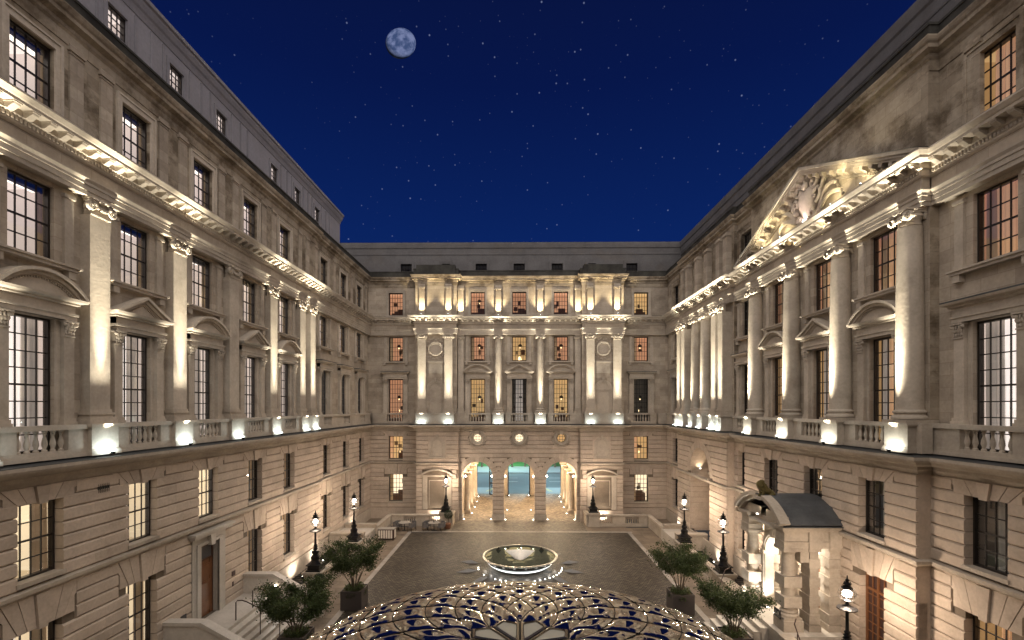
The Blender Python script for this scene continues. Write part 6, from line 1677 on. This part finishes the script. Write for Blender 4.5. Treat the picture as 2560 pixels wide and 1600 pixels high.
MB().box(-.72, .72, -.34, .34, .14, .98).obj('carcass', M['darkwood'], c); MB().box(-.76, .76, -.38, .38, .98, 1.03).obj('top', M['tabletop'], c)
for i in range(6): link('slat', cached(('cs',), lambda: MB().box(-.075, .075, -.02, .0, .2, .9).mesh('slat', M['white'])), c, (-.58 + i * .215, -.34, 0))
MB().box(.72, .735, -.3, .3, .2, .9).obj('side_panel', M['white'], c)
for sx in (-.62, .62):
    for sy in (-.26, .26): MB().box(sx - .03, sx + .03, sy - .03, sy + .03, 0, .14).obj('leg', M['darkwood'], c)

# =================================================================== OAK DOOR STEPS
E_ = thing('entrance_steps', 'pale stone steps and landing in front of the oak door', 'steps', (0, 24.2, 0))
MB().box(-15.4, -13.6, -3.1, 2.65, 0, 1.30).obj('landing', M['marble'], E_)
for i in range(7): link('step', cached(('stp', i), lambda: MB().box(-.02, .36, -3.1, 2.65, 0, 1.30 - .17 * (i + 1)).mesh('step', M['marble'])), E_, (-13.6 + .34 * i, 0, 0))
for s, lab in ((2.82, 'sloping stone parapet on the far side of the oak door steps'), (-3.3, 'sloping stone parapet on the near side of the oak door steps')):
    t = thing('stair_parapet', lab, 'parapet', (0, 24.2 + s, 0), 0, 'stone parapets of the oak door steps')
    MB().prism_xz([(-15.4, 0), (-15.4, 2.25), (-13.7, 2.25), (-11.3, .95), (-10.9, .95), (-10.9, 0)], -.16, .16).obj('wall_panel', M['marble'], t)
    mb = MB(); mb.prism_xz([(-15.4, 2.25), (-15.4, 2.40), (-13.65, 2.40), (-11.25, 1.10), (-10.8, 1.10), (-10.8, .95), (-11.3, .95), (-13.7, 2.25)], -.23, .23); mb.obj('coping', M['marble'], t)
for s, lab in ((-.75, 'bronze handrail on the near side of the oak door steps'), (.75, 'bronze handrail on the far side of the oak door steps'),):
    t = thing('handrail', lab, 'handrail', (0, 24.2 + s, 0), 0, 'handrails of the oak door steps')
    MB().tube([(-13.75, 0, 1.1), (-13.75, 0, 2.18), (-13.68, 0, 2.26), (-13.45, 0, 2.28), (-13.2, 0, 2.2), (-11.4, 0, 1.28), (-11.1, 0, 1.2)], .028, 6).obj('rail', M['darkwood'], t, smooth=True)
    for xx in (-12.55, -11.6): MB().tube([(xx, 0, .3), (xx, 0, 2.2 - (xx + 13.2) * .511)], .022, 6).obj('post', M['darkwood'], t)
t = thing('step_light', 'tiny bright light recessed in the far stair parapet by the oak door', 'light fixture', (-13.5, 26.8, 1.75)); MB().blob((0, 0, 0), .04).obj('lens', M['bulb'], t); spot('step_beam', (-13.5, 26.7, 1.75), (-13.4, 25.2, 1.2), 50, WHITE, 110, .6, .03, t)

# =================================================================== PORTICO
P = thing('entrance_portico', 'projecting arched stone portico with banded columns, lead roof and broken curved pediment', 'portico', (0, 24.65, 0))
ZP = 1.30
MB().box(12.0, 15.0, -2.6, 2.6, 0, ZP).obj('podium', M['marble'], P)
for i in range(6): link('step', cached(('pstp', i), lambda: MB().box(-.36, .02, -1.35, 1.35, 0, ZP - .18 * (i + 1)).mesh('step', M['marble'])), P, (12.0 - .34 * i, 0, 0))
for s in (-1, 1):
    y = s * 1.72
    o = MB().lathe([(.31, .95), (.31, 2.6), (.275, 3.55), (.31, 3.58), (.31, 3.66), (.40, 3.72)], 22).obj('column', M['stone'], P, (12.75, y, ZP), smooth=True)
    MB().box(-.46, .46, -.46, .46, 0, .50).box(-.42, .42, -.42, .42, .50, .62).lathe([(.43, .62), (.43, .72), (.36, .78), (.38, .86), (.31, .95)], 20).obj('base', M['stone'], o)
    MB().box(-.45, .45, -.45, .45, 3.72, 3.86).obj('capital', M['stone'], o)
    for z in (1.10, 2.05): MB().box(-.41, .41, -.41, .41, z, z + .50).obj('block', M['stone'], o)
    # piers behind, at the wall and on the flank
    for (x0, x1, w_) in ((13.55, 13.95, .36), (14.45, 15.0, .36)):
        o = MB().box(x0, x1, y - w_, y + w_, ZP, ZP + 3.72).obj('pier', M['stone'], P)
        for k in range(4): MB().box(x0 - .05, x1 + .05, y - w_ - .05, y + w_ + .05, ZP + .35 + k * .86, ZP + .78 + k * .86).obj('block', M['stone'], o)
        MB().box(x0 - .08, x1 + .08, y - w_ - .08, y + w_ + .08, ZP + 3.72, ZP + 3.86).obj('capital', M['stone'], o); MB().box(x0 - .08, x1 + .08, y - w_ - .08, y + w_ + .08, ZP, ZP + .3).obj('base', M['stone'], o)
    # entablature blocks over each column, running back to the wall
    ex = [(-.42, .42)]
    mb = MB(); mb.box(12.33, 15.0, y - .42, y + .42, ZP + 3.86, ZP + 4.12); mb.box(12.36, 15.0, y - .39, y + .39, ZP + 4.12, ZP + 4.62); mb.box(12.20, 15.0, y - .55, y + .55, ZP + 4.72, ZP + 4.86); mb.box(12.28, 15.0, y - .48, y + .48, ZP + 4.62, ZP + 4.72)
    mb.box(12.30, 15.0, y - .45, y + .45, ZP + 4.12, ZP + 4.17); mb.box(12.24, 15.0, y - .51, y + .51, ZP + 4.67, ZP + 4.73); mb.box(13.45, 14.05, y - .50, y + .50, ZP + 3.86, ZP + 4.66); mb.box(14.40, 15.0, y - .50, y + .50, ZP + 3.86, ZP + 4.66)
    mb.obj('entablature', M['stone'], P)
# arched door case between
mb = MB(); n = 18; r0, r1, zs = .98, 1.24, ZP + 2.85
for (ra, rb, xa, xb) in ((r0, r1, 13.05, 13.5), (r0 + .08, r1 - .06, 12.98, 13.06)):
    P0 = [(-ra, ZP)] + [(-ra * cos(pi * i / n), zs + ra * sin(pi * i / n)) for i in range(n + 1)] + [(ra, ZP)]; P1 = [(-rb, ZP)] + [(-rb * cos(pi * i / n), zs + rb * sin(pi * i / n)) for i in range(n + 1)] + [(rb, ZP)]
    k = len(P0); vs = [(xa, a, z) for a, z in P0] + [(xa, a, z) for a, z in P1] + [(xb, a, z) for a, z in P0] + [(xb, a, z) for a, z in P1]; fs = []
    for i in range(k - 1): fs += [(i, i + 1, k + i + 1, k + i), (2 * k + i, 3 * k + i, 3 * k + i + 1, 2 * k + i + 1), (i, 2 * k + i, 2 * k + i + 1, i + 1), (k + i, k + i + 1, 3 * k + i + 1, 3 * k + i)]
    mb.add(vs, fs)
mb.box(12.95, 13.5, -1.34, -.96, zs - .14, zs); mb.box(12.95, 13.5, .96, 1.34, zs - .14, zs)
mb.obj('arch', M['stone'], P)
mb = MB(); mb.box(13.1, 13.5, -2.1, -1.24, ZP + 3.2, ZP + 4.7)
pts = [(-1.24 * cos(pi * i / n), zs + 1.24 * sin(pi * i / n)) for i in range(n + 1)]
for i in range(n): mb.quad((13.12, pts[i][0], pts[i][1]), (13.12, pts[i + 1][0], pts[i + 1][1]), (13.12, pts[i + 1][0], ZP + 4.7), (13.12, pts[i][0], ZP + 4.7))
mb.obj('front_wall', M['stone'], P)
MB().prism_yz([(-.13, zs + .95), (.13, zs + .95), (.2, ZP + 4.66), (-.2, ZP + 4.66)], 12.85, 13.15).obj('keystone', M['stone'], P)
MB().box(12.62, 13.1, -1.3, 1.3, ZP + 4.62, ZP + 4.86).obj('cornice', M['stone'], P)
MB().box(14.95, 15.0, -1.3, 1.3, ZP, ZP + 3.9).obj('inner_wall', M['marble'], P); MB().box(14.85, 14.95, -.7, .7, ZP, ZP + 2.6).obj('inner_door', M['door'], P)
MB().box(12.4, 15.0, -2.1, 2.1, ZP + 4.5, ZP + 4.6).obj('ceiling', M['marble'], P)
# broken segmental pediment: two curved end pieces and a lead barrel roof behind
zt = ZP + 4.86; Rr_ = 3.05; cy_ = zt + 1.10 - Rr_; am = math.asin(2.27 / Rr_)
def seg_piece(a0, a1, xa, xb, ri, ro, m=10):
    mb = MB(); vs = []; fs = []
    for i in range(m + 1):
        a = a0 + (a1 - a0) * i / m
        for (x, r) in ((xa, ri), (xa, ro), (xb, ro), (xb, ri)): vs.append((x, r * sin(a), cy_ + r * cos(a)))
    for i in range(m):
        for j in range(4): fs.append((i * 4 + j, i * 4 + (j + 1) % 4, (i + 1) * 4 + (j + 1) % 4, (i + 1) * 4 + j))
    fs += [(0, 1, 2, 3), (m * 4 + 3, m * 4 + 2, m * 4 + 1, m * 4)]; mb.add(vs, fs); return mb
for s in (-1, 1):
    a0, a1 = sorted((s * .20, s * am))
    seg_piece(a0, a1, 12.02, 12.5, Rr_ - .03, Rr_ + .15).obj('pediment_cornice', M['stone'], P); seg_piece(a0, a1, 12.2, 12.55, Rr_ - .22, Rr_ - .03).obj('pediment_moulding', M['stone'], P)
    MB().box(12.45, 12.5, *sorted((s * .3, s * 2.2)), zt, zt + .45).obj('tympanum', M['stone'], P)
seg_piece(-am, am, 12.35, 15.0, Rr_ - .02, Rr_ + .04, 18).obj('roof', M['slate'], P)
MB().box(12.25, 15.0, -2.35, -2.2, zt, zt + .05).box(12.25, 15.0, 2.2, 2.35, zt, zt + .05).obj('roof_edge', M['slate'], P)
# house plaque on the pedestal
t = thing('sign_plaque', 'small black sign with pale digits on the near portico column base', 'sign', (12.26, 24.65 - 1.72, ZP + .72)); MB().box(-.04, 0, -.26, .26, -.2, .2).obj('board', M['plaque'], t)
cu = bpy.data.curves.new('sign_text', 'FONT'); cu.body = '2-9'; cu.size = .26; cu.align_x = 'CENTER'; cu.align_y = 'CENTER'; cu.extrude = .004; cu.materials.append(M['lettering'])
tmp = bpy.data.objects.new('tmp_text', cu); COL.objects.link(tmp); bpy.context.view_layer.update()
tme = bpy.data.meshes.new_from_object(tmp.evaluated_get(bpy.context.evaluated_depsgraph_get())); bpy.data.objects.remove(tmp)
if not tme.materials: tme.materials.append(M['lettering'])
tx = bpy.data.objects.new('lettering', tme); COL.objects.link(tx); tx.parent = t; tx.location = (-.045, 0, 0); tx.rotation_euler = (pi / 2, 0, -pi / 2)
# lion statue seated on the pediment
def lion():
    t = thing('lion_statue', 'gilt bronze lion sitting on the gap of the portico pediment', 'statue', (12.55, 24.65, zt + .98))
    me = bpy.data.meshes.new('body'); V = []; Eg = []; Rd = []
    def node(p, r, par=None):
        V.append(p); Rd.append(r); i = len(V) - 1
        if par is not None: Eg.append((par, i))
        return i
    hip = node((.38, 0, .20), .19); ch = node((-.05, 0, .38), .20, hip); nk = node((-.20, 0, .56), .19, ch); hd = node((-.30, 0, .72), .15, nk); mz = node((-.45, 0, .68), .085, hd)
    for s in (-1, 1):
        k = node((.30, s * .18, .16), .13, hip); f = node((.08, s * .22, .05), .07, k); node((-.05, s * .22, .04), .06, f)
        sh_ = node((-.12, s * .12, .30), .10, ch); p = node((-.20, s * .13, .10), .06, sh_); node((-.30, s * .13, .03), .06, p)
        node((-.26, s * .10, .84), .035, hd)
    tl = node((.58, .05, .10), .04, hip); node((.62, .22, .05), .035, tl)
    me.from_pydata(V, Eg, []); me.materials.append(M['bronze'])
    o = bpy.data.objects.new('body', me); COL.objects.link(o); o.parent = t
    o.modifiers.new('Skin', 'SKIN'); sv_ = me.skin_vertices[0].data
    for i, r in enumerate(Rd): sv_[i].radius = (r, r); sv_[i].use_root = (i == 0)
    ss = o.modifiers.new('Sub', 'SUBSURF'); ss.levels = 2; ss.render_levels = 2
    mn = MB(); rs = random.getstate(); random.seed(2)
    for _ in range(26):
        a = random.uniform(0, 2 * pi); mn.blob((-.18 + random.uniform(-.08, .1), .17 * cos(a), .62 + .17 * sin(a)), .075, (1, 1, 1.3), 6, 4, .2)
    random.setstate(rs); mn.obj('mane', M['bronze'], t, smooth=True); MB().box(-.42, .6, -.3, .3, -.1, .02).obj('plinth', M['stone'], t)
lion()
for loc, tgt, e_, ang, lab in (((12.15, 24.65, ZP + 4.98), (13.0, 24.65, ZP + 6.4), 30, 130, 'small bright spotlight on the portico cornice below the lion'), ((12.85, 24.65 + .35, ZP + .1), (13.0, 24.65 + 1.1, ZP + 3.2), 420, 120, 'floor light at the foot of the portico arch, far side'), ((12.85, 24.65 - .35, ZP + .1), (13.0, 24.65 - 1.1, ZP + 3.2), 420, 120, 'floor light at the foot of the portico arch, near side'), ((12.1, 24.65 + 1.72, ZP + .1), (12.6, 24.65 + 1.72, ZP + 3.2), 90, 100, 'floor light before the far portico column'), ((12.1, 24.65 - 1.72, .25), (12.6, 24.65 - 1.72, ZP + 2.2), 90, 100, 'floor light before the near portico column')):
    t = thing('floor_spotlight', lab, 'light fixture', loc, 0, 'spotlights of the portico'); link('rim', CACHE[('fr1',)], t, scale=(.7, .7, .7)); link('lens', CACHE[('fl1',)], t, scale=(.8, .8, .8))
    spot('floor_beam', Vector(loc) + Vector((0, 0, .08)), tgt, e_, WARM if 'lion' in lab else WHITE, ang, .8, .04, t)
point('portico_light', (13.9, 0, ZP + 3.9), 520, (1, .88, .72), .12, P); MB().lathe([(.18, 0), (.18, .10), (.1, .16)], 12).obj('ceiling_lamp', M['led'], P, (13.9, 0, ZP + 4.25))
# side walls of the portico steps
low_balustrade('stone wall flanking the portico steps on the near side with a glass screen', 12.0, 12.0, 19.6, 21.9, 1.5, d=.4); low_balustrade('stone wall flanking the portico steps on the far side', 12.6, 12.6, 27.3, 29.9, 1.25, d=.4)
t = thing('handrail', 'dark handrail rising beside the near portico wall', 'handrail', (11.9, 20.2, 0)); MB().tube([(-.3, -1.2, 1.2), (-.25, -.6, 1.5), (.1, .9, 2.3), (.4, 1.3, 2.35)], .025, 6).obj('rail', M['darkwood'], t); 
for q in (0, 1): MB().tube([(-.2 + .2 * q, -.4 + .9 * q, 0), (-.2 + .2 * q, -.4 + .9 * q, 1.6 + .45 * q)], .02, 5).obj('post', M['darkwood'], t)
t = thing('handrail', 'dark handrail beyond the portico by the far planter', 'handrail', (11.9, 28.0, 0)); MB().tube([(-.9, -.9, 1.0), (.3, .6, 2.1), (.7, .9, 2.15)], .025, 6).obj('rail', M['darkwood'], t); MB().tube([(-.6, -.5, 0), (-.6, -.5, 1.3)], .02, 5).obj('post', M['darkwood'], t)

# ---- lamps tucked on the pediment cornice
for i, (u, e_, z, col, aim) in enumerate(((PC - 4.2, 38, .1, (1, .85, .54), (PC - 4.2, -1.6, 1.8)), (PC + 4.2, 38, .1, (1, .85, .54), (PC + 4.2, -1.6, 1.8)), (PC - 2.2, 40, .05, (1, .84, .5), (PC - 1.2, .3, 1.6)), (PC + 2.2, 40, .05, (1, .84, .5), (PC + 1.2, .3, 1.6)), (PC, 30, .05, (1, .80, .74), (PC, .2, 1.3)))):
    a = WR.w((u, vt + .42, Z_C1 + z + .02)); b = WR.w((aim[0], vt + aim[1] * .2, Z_C1 + aim[2]))
    t = thing('floodlight', 'small warm floodlight on the pediment floor, ' + ['near the close corner', 'near the far corner', 'between the close corner and the shield', 'between the far corner and the shield', 'right below the shield'][i], 'light fixture', a, 0, 'floodlights inside the pediment')
    link('housing', fixture_me(), t, scale=(.6, .6, .6)); link('lens', lens_me(), t, (0, 0, .09), scale=(.6, .6, .6)); ar = area('flood_strip', a + Vector((0, 0, .12)), b, e_ * 1.3, col, .08, 3.6, t)
# arch of the portico-side wing: little lamp on its ledge
for (u, z, e_) in ((GC + 1.9, 6.3, 26),):
    a = WR.w((u, .0, z)); t = thing('floodlight', 'small floodlight on the impost inside the tall blind arch', 'light fixture', a, 0); link('housing', fixture_me(), t, scale=(.6, .6, .6)); link('lens', CACHE[('fl2',)], t, (0, 0, .1)); spot('flood_beam', a + Vector((0, 0, .14)), WR.w((u + .25, .2, z + 1.2)), e_, WARM, 140, .8, .04, t)

# =================================================================== WING BEHIND THE VIEWPOINT
WN = Wing('plain stone wing with lit windows closing the court behind the viewpoint', (0, -6.5, 0), 0, False)
WN.e['group'] = 'stone wings around the courtyard'
us = [-13 + 4.3 * i for i in range(7)]
wallgrid(-16, 16.5, 0, 26, [(u - .75, u + .75, a, b) for u in us for a, b in (FG, FM, F1, F2, F4)], 0, .25).obj('wall', M['ashlar'], WN.e)
for nm, pr in (('cornice', P_CRN), ('upper_cornice', P_UP), ('ledge', P_LED), ('string_course', P_STR), ('architrave', P_ARC)): MB().sweep(pr, [(-16, .1), (16.5, .1)]).obj(nm, M['stone'], WN.e)
for i, u in enumerate(us):
    for (a, b), rm in ((FG, 'room_cream'), (FM, 'room_amber'), (F1, 'room_white'), (F2, 'room_white'), (F4, 'room_amber')):
        link('window', frame_me(1.5, b - a, 4, 4), WN.e, (u, -.2, a)); 
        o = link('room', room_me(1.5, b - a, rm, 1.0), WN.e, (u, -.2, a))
    if i < 6: pilaster(WN, u + 2.15, 0); L0 = WN.w((u + 2.15, .84, 10.1)); point('wing_flood', (0, 0, 0), 0.001, WHITE) if False else spot('flood_beam', L0, WN.w((u + 2.15, .33, 18.8)), 5000, WHITE, 24, .45, .04)

# =================================================================== MOON
mx_, mz_ = (1001 - 1294) / 1209, (1018 - 106) / 1209; Dm = 3000
mo = MB().blob((0, 0, 0), 1, (1, 1, 1), 48, 32).obj('moon', M['moon'], None, (mx_ * Dm, Dm, CAMZ + mz_ * Dm), smooth=True)
rr = 38 / 1209 * Dm; mo.scale = (rr, rr * .35, rr)
tag(mo, 'gibbous moon with grey patches high in the starry sky', 'moon')

WL.flush(); WR.flush(); WB.flush()
for me in list(bpy.data.meshes):
    if me.users == 0: bpy.data.meshes.remove(me)
for g in ():
    pass
